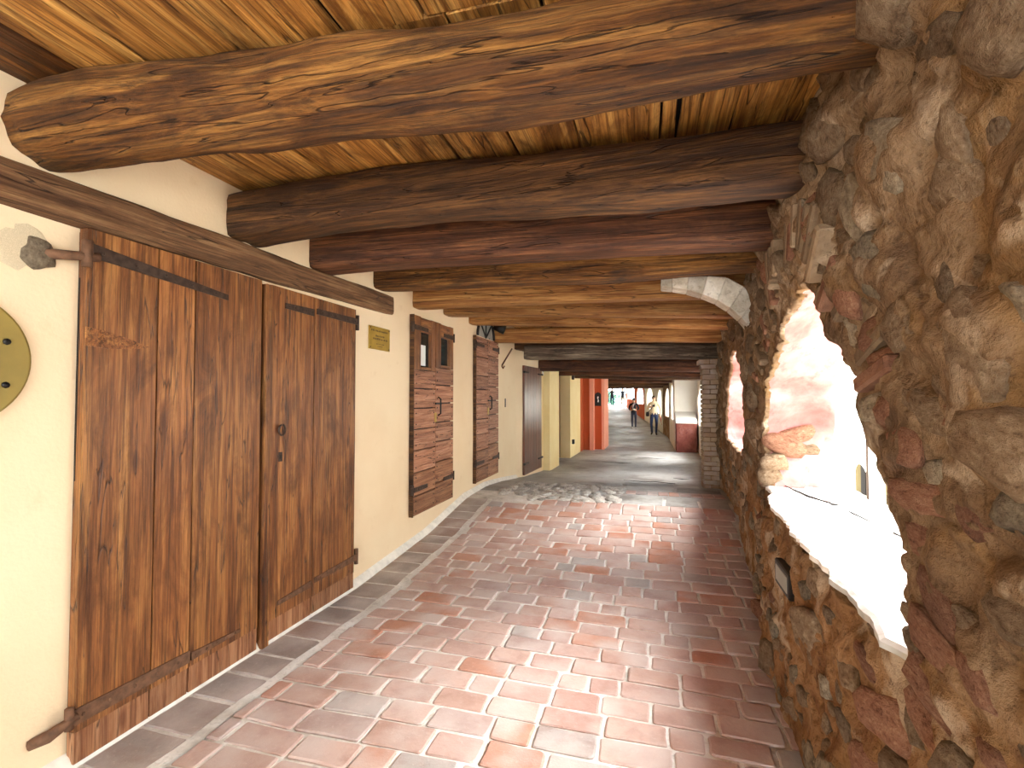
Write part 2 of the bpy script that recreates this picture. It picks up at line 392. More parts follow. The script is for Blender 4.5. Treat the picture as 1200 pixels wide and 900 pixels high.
wall_left = wall_grid('wall_left', [(-2.32, y) for y in ly] + [(-2.32, 8.45), (-2.27, 8.62), (-2.2, 9.9)], 2.9, M['cream'], 'cream plastered wall with brown wooden doors')
wall_left2 = wall_poly('wall_left', [(-2.2, 9.9), (-2.2, 10.1), (-2.06, 10.1), (-2.06, 11.15), (-2.38, 11.15), (-2.38, 12.75), (-2.06, 12.75), (-2.06, 14.6)], None, 2.6, M['yellow'], 'yellow plastered stretch of wall beyond the brown doors')
# backing thickness so that no light leaks in
box('wall_left_core', -2.75, -2.4, -5, 14.7, -.3, 3.1, M['cream'], wall_left)
# pale mortar skirting
sk = []
for y in np.linspace(.9, 8.4, 40): sk += [(-2.325, y, fz(y) + .05), (-2.3, y, fz(y) + .035), (-2.265, y, fz(y) - .02)]
skf = []
for i in range(39):
    for k in range(2): a = 3 * i + k; skf.append((a, a + 3, a + 4, a + 1))
struct(mesh('baseboard_left', sk, skf, M['mortar_left'], smooth=True), 'pale mortar fillet along the foot of the cream wall')
# orange pier with two salmon edges and a rounded head
ow = wall_poly('wall_left', [(-2.06, 14.6), (-2.06, 15.2), (-1.84, 15.2), (-1.76, 15.25), (-1.76, 15.35)], None, 2.6, M['orange'], 'orange painted side strip of the pier')
ow2 = wall_poly('wall_left', [(-1.86, 15.15), (-1.74, 15.15), (-1.74, 15.5)], None, 2.6, M['salmon'], 'salmon painted near edge of the orange pier')
ow3 = wall_poly('wall_left', [(-1.75, 15.5), (-1.52, 15.5), (-1.52, 15.6)], None, 2.6, M['orange'], 'deep orange face of the pier with the black plaque')
ow4 = wall_poly('wall_left', [(-1.525, 15.45), (-1.45, 15.45), (-1.45, 17)], None, 2.6, M['salmon'], 'salmon painted far edge of the orange pier')
far_l = [(-1.45, 17), (-1.9, 17.01)] + [(lerp(y, FAR_L), y) for y in (20, 24, 30, 36, 44, 47)]
wall_poly('wall_left', far_l, None, 3.6, M['cream'], 'far stretch of left wall behind the orange pier')

# ------------------------------------------------------------------ right wall: rubble with ragged arched openings
def face_x(y, z):
    """corridor face of the rubble wall at (y, z), arrays welcome"""
    y = np.asarray(y, float); z = np.asarray(z, float)
    base = np.interp(y, [p[0] for p in XR_], [p[1] for p in XR_])
    flare = .07 * np.clip(1 - z / .8, 0, 1) * np.clip(1.6 - np.abs(y - 2.2) * .5, 0, 1)
    up = np.clip((z - 1.5) / .9, 0, 1)
    rough = .55 + .6 * up
    d = .035 * fbm(y * 2.1, z * 2.1, 21, 4) + .022 * rough * fbm(y * 8 + z * 2, z * 9, 33, 4) + .02 * rough * np.abs(vn(y * 5 + z * 2, z * 6, 5)) - .03 * rough * np.clip(.22 - np.abs(fbm(y * 5 - z * 2, z * 6, 61, 3)), 0, 1) / .22
    return base - flare - d * np.where(y > 4.3, .7, 1.0)
def resample(poly, n):
    P = np.array(poly + [poly[0]], float); s = np.concatenate([[0], np.cumsum(np.hypot(*np.diff(P, axis=0).T))])
    t = np.linspace(0, s[-1], n, endpoint=False)
    return np.stack([np.interp(t, s, P[:, 0]), np.interp(t, s, P[:, 1])], 1)
def rubble(name, y0, y1, z1, outline, nphi, nr, m_face, m_rev, label, thick=.44, ragged=.018, xf=face_x, seed=0, revn=10, splay=.22):
    P = resample(outline, nphi)
    c = P.mean(0)
    ang = np.arctan2(P[:, 1] - c[1], P[:, 0] - c[0])
    rad = np.hypot(P[:, 0] - c[0], P[:, 1] - c[1])
    rg = ragged * fbm(P[:, 0] * 9 + seed, P[:, 1] * 9, 77 + seed, 3)
    P = P + np.stack([np.cos(ang), np.sin(ang)], 1) * rg[:, None]
    # outer rectangle hit by each ray
    z0 = min(fz(y0), fz(y1)) - .12
    dx, dz = np.cos(ang), np.sin(ang)
    tx = np.where(dx > 1e-6, (y1 - c[0]) / np.where(np.abs(dx) < 1e-6, 1, dx), np.where(dx < -1e-6, (y0 - c[0]) / np.where(np.abs(dx) < 1e-6, 1, dx), 1e9))
    tz = np.where(dz > 1e-6, (z1 - c[1]) / np.where(np.abs(dz) < 1e-6, 1, dz), np.where(dz < -1e-6, (z0 - c[1]) / np.where(np.abs(dz) < 1e-6, 1, dz), 1e9))
    t = np.minimum(tx, tz); O = c + np.stack([dx, dz], 1) * t[:, None]
    # snap the nearest sample to every corner
    for cy, cz in ((y0, z0), (y1, z0), (y0, z1), (y1, z1)):
        k = np.argmin((O[:, 0] - cy) ** 2 + (O[:, 1] - cz) ** 2); O[k] = (cy, cz)
    V = []; idx = 0
    for j in range(nr + 1):
        s = (j / nr) ** 1.25
        Q = P * (1 - s) + O * s
        x = xf(Q[:, 0], Q[:, 1])
        if j == 0: x = x + .03                                       # rounded, broken arris
        elif j == 1: x = x + .008
        V.append(np.stack([x, Q[:, 0], Q[:, 1]], 1))
    xin = V[0][:, 0]
    rev = []
    for j in range(1, revn + 1):
        s = j / revn
        x = xin * (1 - s) + (np.interp(P[:, 0], [p[0] for p in XR_], [p[1] for p in XR_]) if xf in (face_x, wall_x) else xf(P[:, 0], P[:, 1]) * 1.0) * s + thick * s
        grow = .03 * fbm(P[:, 0] * 6 + s * 4, P[:, 1] * 6 + s * 3, 91 + seed, 3) * s + .02 * s + splay * s * np.clip(dz, 0, 1)
        Q = P + np.stack([dx, dz], 1) * grow[:, None]
        rev.append(np.stack([x, Q[:, 0], Q[:, 1]], 1))
    outer = np.stack([rev[-1][:, 0], O[:, 0], O[:, 1]], 1)
    allv = np.concatenate(V + rev + [outer]); n = nphi; f = []; mi = []
    for j in range(nr):
        for k in range(n):
            a, b_ = j * n + k, j * n + (k + 1) % n; f.append((a, a + n, b_ + n, b_)); mi.append(0)
    base = (nr + 1) * n
    for j in range(revn + 1):
        r0 = (0 if j == 0 else base + (j - 1) * n); r1 = base + j * n
        for k in range(n):
            f.append((r0 + k, r0 + (k + 1) % n, r1 + (k + 1) % n, r1 + k)); mi.append(1)
    me = D.meshes.new(name); me.from_pydata(allv.tolist(), [], f); me.update(); me.shade_smooth()
    o = link(name, me, [m_face, m_rev]); me.polygons.foreach_set('material_index', mi)
    return struct(o, label), P, c
def arch_outline(y0, y1, zs, zsp, zt, n=14):
    c = (y0 + y1) / 2; r = (y1 - y0) / 2
    return [(y0, zs), (y1, zs)] + [(c + r * math.cos(t), zsp + (zt - zsp) * math.sin(t)) for t in np.linspace(0, math.pi, n)]
A1 = [(3.82, .86), (3.84, 1.1), (3.80, 1.32), (3.62, 1.55), (3.30, 1.77), (2.92, 1.94), (2.50, 2.03), (2.27, 1.94), (2.07, 1.75), (1.93, 1.6), (1.79, 1.42), (1.66, 1.29), (1.57, 1.16), (1.53, 1.02), (1.54, .90), (1.56, .82), (1.75, .78), (2.2, .80), (2.7, .83), (3.3, .85)]
# rubble stones: chosen first, so that the mortar bed can swell up around each of them
def inside_poly(poly, y, z, marg):
    P = resample(poly, 200); d = np.min(np.hypot(P[:, 0] - y, P[:, 1] - z)); w_ = False; n = len(poly); j = n - 1
    for i in range(n):
        (yi, zi), (yj, zj) = poly[i], poly[j]
        if (zi > z) != (zj > z) and y < (yj - yi) * (z - zi) / (zj - zi) + yi: w_ = not w_
        j = i
    return w_ or d < marg
A2 = arch_outline(4.95, 6.9, .98, 1.45, 2.02)
STONES = []                                                          # y, z, a, b, angle, material, bay
def spot_free(y, z, a, b_, k):
    return all(math.hypot(y - q[0], z - q[1]) >= k * (math.sqrt(a * b_) + math.sqrt(q[2] * q[3])) for q in STONES)
for i in range(10):                                                  # terracotta pieces stacked up the near jamb
    z = .72 + i * .108 + random.uniform(-.01, .01)
    y = lerp(z, [(.7, 1.42), (1.0, 1.35), (1.3, 1.42), (1.7, 1.66)]) - random.uniform(0, .03)
    STONES.append((y, z, random.uniform(.085, .115), .05, .25 + random.uniform(-.2, .2) - (z - .8) * .5, 'stone_red', 1))
tries = 0
while len(STONES) < 262 and tries < 12000:
    tries += 1
    y = random.uniform(.92, 4.25); z = random.uniform(.02, 2.68); up = max(0, min(1, (z - 1.3) / .8)); big = random.random()
    a = (.042 + .085 * big ** 1.7) * (1 + .25 * up); b_ = a * random.uniform(.5, .85)
    if tries < 500 and a < .09: continue
    low = z < 1.15 and y > 1.5
    if low and random.random() < .6: continue                        # mostly rendered over below the opening
    if math.hypot(y - 2.8, z - .6) < .24 + a: continue
    if inside_poly(A1, y, z, a * .8 + (.1 if z > 1.2 else .0)): continue
    if not spot_free(y, z, a, b_, .80): continue
    STONES.append((y, z, a, b_, random.uniform(-.45, .45) + (.75 if z > 1.5 else .1), random.choices(['stone', 'stone_grey', 'stone_red'], [.7, .2, .1 if z < 1.6 else .03])[0], 1))
n1 = len(STONES); tries = 0
while len(STONES) < n1 + 120 and tries < 4000:
    tries += 1
    y = random.uniform(4.35, 7.9); z = random.uniform(.35, 2.6); a = random.uniform(.05, .12); b_ = a * random.uniform(.5, .8)
    if inside_poly(A2, y, z, a + .02) or not spot_free(y, z, a, b_, .8): continue
    STONES.append((y, z, a, b_, random.uniform(-.5, 1.0), random.choice(['stone', 'stone', 'stone_grey']), 2))
def swell(y, z):
    h = np.zeros(np.shape(y))
    for (sy, sz, a, b_, an, mk, bay) in STONES:
        k = (np.abs(y - sy) < a * 2.2) & (np.abs(z - sz) < a * 2.2)
        if not k.any(): continue
        dy, dz = y[k] - sy, z[k] - sz; u = dy * math.cos(an) + dz * math.sin(an); v_ = -dy * math.sin(an) + dz * math.cos(an)
        q = (u / (a * 1.25)) ** 2 + (v_ / (b_ * 1.3)) ** 2
        hh = np.clip(1.15 - q * .75, 0, 1) * b_ * (.25 if (sz < 1.15 and sy > 1.5) else .42)
        h[k] = np.maximum(h[k], hh)
    return h
def wall_x(y, z):
    y = np.atleast_1d(np.asarray(y, float)); z = np.atleast_1d(np.asarray(z, float))
    return face_x(y, z) - swell(y, z)
ST = [lump_mesh('rubble_stone', 100 + k, random.uniform(.55, .8), .26) for k in range(14)]
STM = {}
def stone_mesh(k, mk):
    if (k, mk) not in STM:
        me = ST[k].copy(); me.materials.append(M[mk]); STM[(k, mk)] = me
    return STM[(k, mk)]

wr0, _, _ = rubble('wall_right', -3.0, .9, 2.9, arch_outline(-2.2, .35, .85, 1.4, 2.1), 120, 10, M['mortar'], M['pink'], 'rubble wall bay behind the viewpoint')
wr1, P1, c1 = rubble('wall_right', .9, 4.3, 2.9, A1, 680, 110, M['mortar'], M['pink'], 'rough rubble wall with the large ragged arched opening', seed=1, xf=wall_x)
wr2, P2, c2 = rubble('wall_right', 4.3, 8.05, 2.9, A2, 300, 54, M['mortar'], M['pink'], 'rubble wall bay beyond the first arch, with a narrow view of its opening', seed=2, xf=wall_x)
wr3, _, _ = rubble('wall_right', 8.05, 11.9, 2.7, arch_outline(8.9, 11.0, .9, 1.35, 1.95), 100, 10, M['mortar'], M['pink'], 'rubble wall bay just beyond the brick pillar', seed=3)
wr4, _, _ = rubble('wall_right', 11.9, 16.05, 2.7, arch_outline(12.6, 15.3, .75, 1.3, 1.95), 100, 12, M['white'], M['white'], 'whitewashed wall bay with an arch beyond the pillar', seed=4)
# far bays after the wall steps in
struct(box('wall_right', .64, 1.9, 16.0, 16.25, -.2, 2.8, M['white']), 'whitewashed wall end facing along the passage')
def far_x(y, z): return np.interp(np.asarray(y, float), [p[0] for p in FAR_R], [p[1] for p in FAR_R]) + np.asarray(z) * 0
ya = 16.25
for k, (yb, mm) in enumerate([(20.2, 'white'), (24.2, 'mortar'), (28.2, 'white'), (32.5, 'white'), (38, 'orange'), (46, 'orange')]):
    zf = fz((ya + yb) / 2)
    o, _, _ = rubble('wall_right', ya, yb, zf + 3.0, arch_outline(ya + .8, yb - .8, zf + .85, zf + 1.4, zf + 2.05), 80, 8, M[mm], M['white'], 'far bay of the right wall, number %s along the passage past the whitewashed end' % ['one', 'two', 'three', 'four', 'five', 'six'][k], ragged=.01, xf=far_x, seed=5 + k, thick=.4)
    ya = yb
# red painted low parapet against the whitewashed end, pale sloping top
prism('parapet', [(15.2, -.06), (15.99, -.06), (15.99, 1.02), (15.2, .78)], .66, 1.22, M['red_paint'], None)
pp = D.objects['parapet']; tag(pp, 'low dark red parapet block against the whitewashed wall end', 'parapet')
prism('sloping_cap', [(15.15, .78), (15.99, 1.02), (15.99, 1.10), (15.15, .84)], .64, 1.22, M['white'], pp)

# thin voussoir bricks in a ring above the arch
angs = np.linspace(math.radians(18), math.radians(165), 30)
for t in angs:
    A = np.arctan2(P1[:, 1] - c1[1], P1[:, 0] - c1[0]); k = int(np.argmin(np.abs(A - t)))
    r = math.hypot(P1[k, 0] - c1[0], P1[k, 1] - c1[1]) + .25
    y, z = c1[0] + r * math.cos(t), c1[1] + r * math.sin(t)
    bm = bmesh.new(); L = random.uniform(.085, .12); vsx = bx(bm, -.03, .05, -L, L, -.024, .024)
    bmesh.ops.bevel(bm, geom=bm.edges[:], offset=.008, segments=1, affect='EDGES')
    o = bm_obj('voussoir_brick', bm, M['stone_red'] if random.random() < .25 else M['stone'], wr1)
    o.matrix_basis = Matrix.Translation((float(wall_x(y, z)[0]) - random.uniform(-.03, -.012), y, z)) @ Matrix.Rotation(t + random.uniform(-.12, .12), 4, 'X')
for (y, z, a, b_, an, mk, bay) in STONES:
    o = D.objects.new('rubble_stone', stone_mesh(random.randrange(14), mk)); C.objects.link(o); o.parent = wr1 if bay == 1 else wr2
    c = b_ * random.uniform(.45, .75); low = z < 1.15 and y > 1.5
    R = Matrix.Rotation(an, 3, 'X') @ Matrix.Rotation(random.uniform(-.3, .3), 3, 'Y') @ Matrix.Rotation(random.uniform(-.25, .25), 3, 'Z')
    o.matrix_basis = Matrix.Translation((float(face_x(y, z)) + c * (random.uniform(.1, .45) if low else random.uniform(-.1, .3)), y, z)) @ R.to_4x4() @ Matrix.Diagonal((c, a, b_, 1))
# broken stones on the far jamb of the first arch, foot of the reveal
for (x, y, z, a, b_, c) in [(.86, 3.84, 1.18, .14, .07, .06), (.80, 3.82, 1.06, .1, .06, .05), (.95, 3.86, 1.24, .12, .06, .07), (.78, 3.83, .97, .09, .08, .05), (1.02, 3.88, 1.16, .1, .06, .05)]:
    o = D.objects.new('rubble_stone', stone_mesh(random.randrange(14), 'stone_red' if a > .11 else 'stone')); C.objects.link(o); o.parent = wr1
    o.matrix_basis = Matrix.Translation((x, y, z)) @ Matrix.Rotation(random.uniform(-.4, .4), 4, 'Y') @ Matrix.Diagonal((a, c, b_, 1))
# pale sill slabs with open joints
ya = [1.5, 2.12, 2.74, 3.3, 3.9]
for i in range(4):
    y0, y1 = ya[i] + .006, ya[i + 1] - .006
    z0 = lerp((y0 + y1) / 2, [(1.56, .80), (3.8, .865)]); fr = XR((y0 + y1) / 2)
    bm = bmesh.new(); n = 16
    fx = [float(wall_x(y0 + (y1 - y0) * k / n, z0)[0]) - .004 + .02 * float(vn(i * 3 + k * .3, 2, 8)) for k in range(n + 1)]
    grid = []
    for k in range(n + 1):
        y = y0 + (y1 - y0) * k / n; r_ = []
        for xk in (fx[k], fx[k] + .015, fr + .27, fr + .28, fr + .52): r_.append((xk, y, z0 + .005 * float(vn(xk * 7, y * 7, 4))))
        grid.append(r_)
    vv = [[bm.verts.new((p[0], p[1], p[2] + (.024 if q == 0 else 0.034) + (-.012 if q in (2,) else 0))) for q, p in enumerate(r_)] for r_ in grid]
    lo = [[bm.verts.new((p[0], p[1], z0 + .004)) for p in r_] for r_ in grid]
    for k in range(n):
        for q in range(4):
            bm.faces.new((vv[k][q], vv[k][q + 1], vv[k + 1][q + 1], vv[k + 1][q]))
        bm.faces.new((vv[k][0], vv[k + 1][0], lo[k + 1][0], lo[k][0])); bm.faces.new((vv[k][4], lo[k][4], lo[k + 1][4], vv[k + 1][4]))
    for k in (0, n):
        for q in range(4): bm.faces.new((vv[k][q], vv[k][q + 1], lo[k][q + 1], lo[k][q]))
    bm_obj('sill_slab', bm, M['sill'], wr1)

for pts in ([(.86, 3.9), (.93, 3.5), (1.0, 3.3), (1.04, 3.28)], [(1.03, 3.2), (1.05, 2.95), (1.07, 2.85), (1.1, 2.62)]):
    tube('sill_crack', [(x, y, lerp(y, [(1.56, .80), (3.8, .865)]) + .034) for x, y in pts], [.003, .007, .006, .003], M['dark'], wr1, 6)

# ------------------------------------------------------------------ ceiling boards
ceiling = struct(mesh('ceiling', [(-2.6, -5, 2.77), (1.5, -5, 2.77), (1.5, 8.3, 2.77), (-2.6, 8.3, 2.77), (-2.6, -5, 3.1), (1.5, -5, 3.1), (1.5, 8.3, 3.1), (-2.6, 8.3, 3.1)],
                      [(0, 1, 2, 3), (4, 7, 6, 5), (0, 4, 5, 1), (2, 6, 7, 3), (1, 5, 6, 2), (3, 7, 4, 0)], M['dark']), 'board ceiling of wide golden planks over the near passage')
def plank(name, L, W, T, m, parent, mat, warp=0.0, seed=0, n=8):
    """board with local x along the grain, slightly uneven edges"""
    v, f = [], []
    for i in range(n + 1):
        x = -L / 2 + L * i / n; e1 = warp * float(vn(i * .7, seed, 5)); e2 = warp * float(vn(i * .7, seed + 9, 6)); b_ = warp * .5 * float(vn(i * .5, seed, 8))
        c = min(.004, T * .25)
        y0, y1 = -W / 2 + e1, W / 2 + e2
        v += [(x, y0, -T / 2 + c + b_), (x, y0 + c, -T / 2 + b_), (x, y1 - c, -T / 2 + b_), (x, y1, -T / 2 + c + b_), (x, y1, T / 2 + b_), (x, y0, T / 2 + b_)]
    for i in range(n):
        for k in range(6): a = i * 6; f.append((a + k, a + 6 + k, a + 6 + (k + 1) % 6, a + (k + 1) % 6))
    f.append(tuple(range(6))); f.append(tuple(n * 6 + k for k in range(5, -1, -1)))
    bm = bmesh.new(); vv = [bm.verts.new(p) for p in v]
    for q in f: bm.faces.new([vv[i] for i in q])
    o = bm_obj(name, bm, m, parent); o.matrix_basis = mat; return o
edges = [-2.34, -2.0, -1.7, -1.22, -.945, -.64, -.335, .035, .115, .345, .66, 1.0]
for si, (ya, yb) in enumerate([(-2.2, 1.42), (1.42, 4.5), (4.5, 8.3)]):
    for k in range(len(edges) - 1):
        sh = 0 if si < 2 else random.uniform(-.06, .06)
        x0, x1 = edges[k] + sh, edges[k + 1] + sh
        g = .011 + (.009 if (k % 3 == 1) else 0)
        tilt = [.055, 0.02, 0][si] * (1 if k < 7 else .3)
        mt = Matrix.Translation(((x0 + x1) / 2, (ya + yb) / 2, 2.735 + random.uniform(-.006, .006))) @ Matrix.Rotation(math.pi / 2 + tilt * .5, 4, 'Z')
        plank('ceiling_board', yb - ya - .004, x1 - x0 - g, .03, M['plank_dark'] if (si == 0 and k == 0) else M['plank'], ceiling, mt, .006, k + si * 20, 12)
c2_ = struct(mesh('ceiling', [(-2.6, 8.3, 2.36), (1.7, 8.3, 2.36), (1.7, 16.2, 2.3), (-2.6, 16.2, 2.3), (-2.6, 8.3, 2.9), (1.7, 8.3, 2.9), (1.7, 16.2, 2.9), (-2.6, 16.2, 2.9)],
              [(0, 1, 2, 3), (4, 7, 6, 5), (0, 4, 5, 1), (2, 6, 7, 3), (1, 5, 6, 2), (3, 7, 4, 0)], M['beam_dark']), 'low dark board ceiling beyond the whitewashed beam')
v, f = [], []
for y in (16.2, 22, 27, 36, 44, 46):
    zz = fz(y) + lerp(y, [(16, 2.36), (27, 2.4), (44, 2.3)]); l, r = lerp(y, FAR_L) - 1.2, lerp(y, FAR_R) + 1.6
    v += [(l, y, zz), (r, y, zz), (l, y, zz + .6), (r, y, zz + .6)]
for i in range(5):
    a = 4 * i; f += [(a, a + 1, a + 5, a + 4), (a + 2, a + 6, a + 7, a + 3), (a, a + 4, a + 6, a + 2), (a + 1, a + 3, a + 7, a + 5)]
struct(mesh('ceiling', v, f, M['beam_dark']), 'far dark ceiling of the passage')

# ------------------------------------------------------------------ ceiling beams
def beam(label, Lp, Rp, h, d, rnd, mk, seed, bow=0.0, wob=.012, name='ceiling_beam', group=None):
    """Lp, Rp: centre of the section at both ends; h high, d deep, rnd 0..1 squared to round"""
    A, B = Vector(Lp), Vector(Rp); Ln = (B - A).length; ax = (B - A).normalized()
    nseg, nc = 70, 28; e = 2 + (1 - rnd) * 8
    v, f = [], []
    for i in range(nseg + 1):
        t = i / nseg; x = t * Ln
        endk = 1 - .06 * max(0, 1 - t / .03) - .06 * max(0, 1 - (1 - t) / .03)
        oy = bow * math.sin(math.pi * t) * .5 + wob * 1.6 * float(vn(t * 2 + seed, seed, 31)); oz = bow * math.sin(math.pi * t * 1.3 + .4) * .6 + wob * float(vn(t * 3.3, seed, 37))
        for k in range(nc):
            a = 2 * math.pi * (k + .5) / nc; ca, sa = math.cos(a), math.sin(a)
            rr = (abs(ca) ** e + abs(sa) ** e) ** (-1 / e)
            n = 1 + wob * 3.0 * float(fbm(t * Ln * 3, k * .45 if k < nc / 2 else (nc - k) * .45, seed + 3, 3))
            v.append((x, oy + ca * rr * d / 2 * n * endk, oz + sa * rr * h / 2 * n * endk))
    for i in range(nseg):
        for k in range(nc): a = i * nc; f.append((a + k, a + nc + k, a + nc + (k + 1) % nc, a + (k + 1) % nc))
    f.append(tuple(range(nc))); f.append(tuple(nseg * nc + k for k in range(nc - 1, -1, -1)))
    bm = bmesh.new(); vv = [bm.verts.new(p) for p in v]
    for q in f: bm.faces.new([vv[i] for i in q])
    o = bm_obj(name, bm, M[mk], None, True)
    zax = Vector((0, 0, 1)); yax = zax.cross(ax).normalized(); zax = ax.cross(yax)
    R = Matrix((ax, yax, zax)).transposed().to_4x4(); R.translation = A; o.matrix_world = R
    return tag(o, label, 'beam', group)
beam('thick rounded log beam, nearest, crossing the top of the view', (-2.34, 1.37, 2.55), (.72, 1.5, 2.58), .31, .3, .95, 'beam_round', 1, .05, .03)
beam('knotty dark brown beam, second, with arched lower edge behind the rounded log', (-2.36, 2.36, 2.535), (.8, 2.33, 2.585), .26, .26, .4, 'beam_dark', 2, .09, .02)
beam('very dark reddish squared beam, third from the viewer', (-2.36, 3.06, 2.56), (.86, 3.15, 2.52), .28, .24, .15, 'beam_red', 3, .0, .009)
beam('rough light brown beam, fourth, just in front of the whitewashed arch', (-2.36, 3.86, 2.57), (.9, 3.82, 2.51), .25, .24, .3, 'beam_round', 4, .0, .014)
beam('honey brown squared beam, fifth, directly behind the whitewashed arch', (-2.36, 4.6, 2.54), (.95, 4.66, 2.50), .24, .2, .1, 'beam_gold', 5, 0, .006)
beam('honey brown squared beam with a darker right half, sixth along the ceiling', (-2.36, 5.36, 2.58), (1.0, 5.4, 2.42), .22, .2, .1, 'beam_gold', 6, 0, .006)
beam('pale honey beam, seventh, above the second narrow door', (-2.36, 6.18, 2.58), (1.0, 6.2, 2.40), .2, .2, .1, 'beam_gold', 7, 0, .006)
beam('golden squared beam, eighth, in front of the grey whitewashed beam', (-2.36, 7.24, 2.47), (1.06, 7.2, 2.37), .22, .2, .1, 'beam_gold', 8, 0, .006)
beam('grey whitewash-streaked beam with rounded left end, on the brick pillar', (-2.1, 8.2, 2.28), (1.1, 8.2, 2.22), .24, .22, .35, 'beam_grey', 9, 0, .012)
beam('dark red-brown low beam just behind the grey streaked beam', (-2.3, 9.8, 2.17), (1.3, 9.8, 2.10), .22, .22, .2, 'beam_red', 10, 0, .01)
beam('dark brown low beam meeting the yellow wall by the recessed door', (-2.2, 11.6, 2.16), (1.4, 11.6, 2.06), .22, .22, .2, 'beam_red', 11, 0, .01)
beam('dark brown low beam in front of the orange pier', (-2.2, 13.6, 2.17), (1.4, 13.6, 2.08), .22, .22, .2, 'beam_dark', 12, 0, .01)
for k, y in enumerate((17.5, 20.5, 24, 28, 32.5, 37.5, 42.5)):
    zz = fz(y) + lerp(y, [(16, 2.24), (27, 2.25), (44, 2.2)])
    beam('small dark far beam, one of the row over the walking people', (lerp(y, FAR_L) - .6, y, zz), (lerp(y, FAR_R) + .3, y, zz), .26, .22, .2, 'beam_dark' if k % 2 else 'beam_red', 20 + k, 0, .01, group='far beams over the walking people')
# curved whitewashed strut arch springing from the right wall
arch = empty('strut_arch', (.74, 4.2, 2.0)); arch.parent = wr1; arch['label'] = 'curved whitewashed half arch springing from the rubble wall under the beams'
lo_ = [(.07, 2.40), (.16, 2.385), (.27, 2.36), (.38, 2.32), (.49, 2.265), (.58, 2.20), (.66, 2.12), (.73, 2.03), (.79, 1.93)]
up_ = [(.07, 2.46), (.16, 2.47), (.28, 2.47), (.42, 2.46), (.56, 2.44), (.68, 2.36), (.76, 2.26), (.83, 2.14), (.92, 2.0)]
for i in range(8):
    bm = bmesh.new(); q = [lo_[i], lo_[i + 1], up_[i + 1], up_[i]]
    g = .004; ya_ = 4.12 + random.uniform(-.008, .008)
    vv = [bm.verts.new((p[0] - .0, yy, p[1])) for yy in (ya_, ya_ + .2) for p in q]
    for ff in ((0, 1, 2, 3), (7, 6, 5, 4), (0, 4, 5, 1), (1, 5, 6, 2), (2, 6, 7, 3), (3, 7, 4, 0)): bm.faces.new([vv[j] for j in ff])
    bmesh.ops.bevel(bm, geom=bm.edges[:], offset=.006, segments=1, affect='EDGES')
    o = bm_obj('voussoir', bm, M['whitestone'], None); o.parent = arch; o.matrix_parent_inverse = Matrix.Translation(arch.location).inverted()

# ------------------------------------------------------------------ brick pillar on the right
pil = empty('brick_pillar', (.86, 8.1, fz(8.1))); tag(pil, 'worn brick pillar at the right, under the grey streaked beam', 'pillar')
def put(o, par):
    o.parent = par; o.matrix_parent_inverse = Matrix.Translation(par.location).inverted(); return o
z = fz(8.1) - .02; i = 0
put(box('core', .745, 1.03, 7.99, 8.36, z, 2.1, M['mortar']), pil)
while z < 2.06:
    hgt = random.uniform(.055, .075); g = .008; corb = .05 if z > 1.95 else (.02 if z > 1.87 else 0)
    xs = [.72 - corb, .72 + .2 * (1.0 if i % 2 else .55), 1.04]
    for a, b_ in zip(xs, xs[1:]):
        dy = random.uniform(-.012, .012)
        put(box('brick', a + g / 2, b_ - g / 2, 7.97 + dy, 8.38, z + g / 2, z + hgt, M['brick_wall'], None, .006), pil)
    z += hgt + .008; i += 1

# ------------------------------------------------------------------ lintel over the big door
beam('long weathered timber lintel set in the cream wall above the big door', (-2.31, .2, 2.29), (-2.31, 4.03, 2.345), .17, .10, .35, 'lintel', 40, .02, .02, name='lintel')
D.objects['lintel']['category'] = 'lintel'

# ------------------------------------------------------------------ doors
XW = -2.32
def vplank(parent, y0, y1, z0, z1, m, x=XW, T=.04, seed=0, name='door_board'):
    mt = Matrix.Translation((x + T / 2, (y0 + y1) / 2, (z0 + z1) / 2)) @ Matrix(((0, 0, 1, 0), (0, 1, 0, 0), (-1, 0, 0, 0), (0, 0, 0, 1)))
    return plank(name, z1 - z0, y1 - y0 - .008, T, m, parent, mt, .002, seed, 6)
def hplank(parent, y0, y1, z0, z1, m, x=XW, T=.04, seed=0, name='door_board'):
    mt = Matrix.Translation((x + T / 2, (y0 + y1) / 2, (z0 + z1) / 2)) @ Matrix(((0, 0, 1, 0), (1, 0, 0, 0), (0, 1, 0, 0), (0, 0, 0, 1)))
    return plank(name, y1 - y0, z1 - z0 - .013, T, m, parent, mt, .001, seed, 4)
def strap(parent, y0, y1, z0, z1, x, h=.045, m='iron', name='strap_hinge', tip=.5):
    bm = bmesh.new(); n = 8; v_ = []
    for i in range(n + 1):
        t = i / n; y = y0 + (y1 - y0) * t; z = z0 + (z1 - z0) * t; hh = h * (1 - tip * t) / 2
        v_.append([bm.verts.new((x, y, z - hh)), bm.verts.new((x + .007, y, z - hh)), bm.verts.new((x + .007, y, z + hh)), bm.verts.new((x, y, z + hh))])
    for A, B in zip(v_, v_[1:]):
        for k in range(4): bm.faces.new((A[k], A[(k + 1) % 4], B[(k + 1) % 4], B[k]))
    bm.faces.new(v_[0][::-1]); bm.faces.new(v_[-1])
    o = bm_obj(name, bm, M[m], parent)
    bm = bmesh.new()
    for i in range(5):
        t = .08 + i * .2; r = bmesh.ops.create_uvsphere(bm, u_segments=6, v_segments=4, radius=.008)
        for q in r['verts']: q.co = (x + .008 + q.co.x * .6, y0 + (y1 - y0) * t + q.co.y, z0 + (z1 - z0) * t + q.co.z)
    bm_obj('rivets', bm, M[m], o)
    return o
def door_empty(name, label): o = empty(name); struct(o, label); return o
d1 = door_empty('door_1', 'big double door of wide varnished chestnut boards under the long lintel')
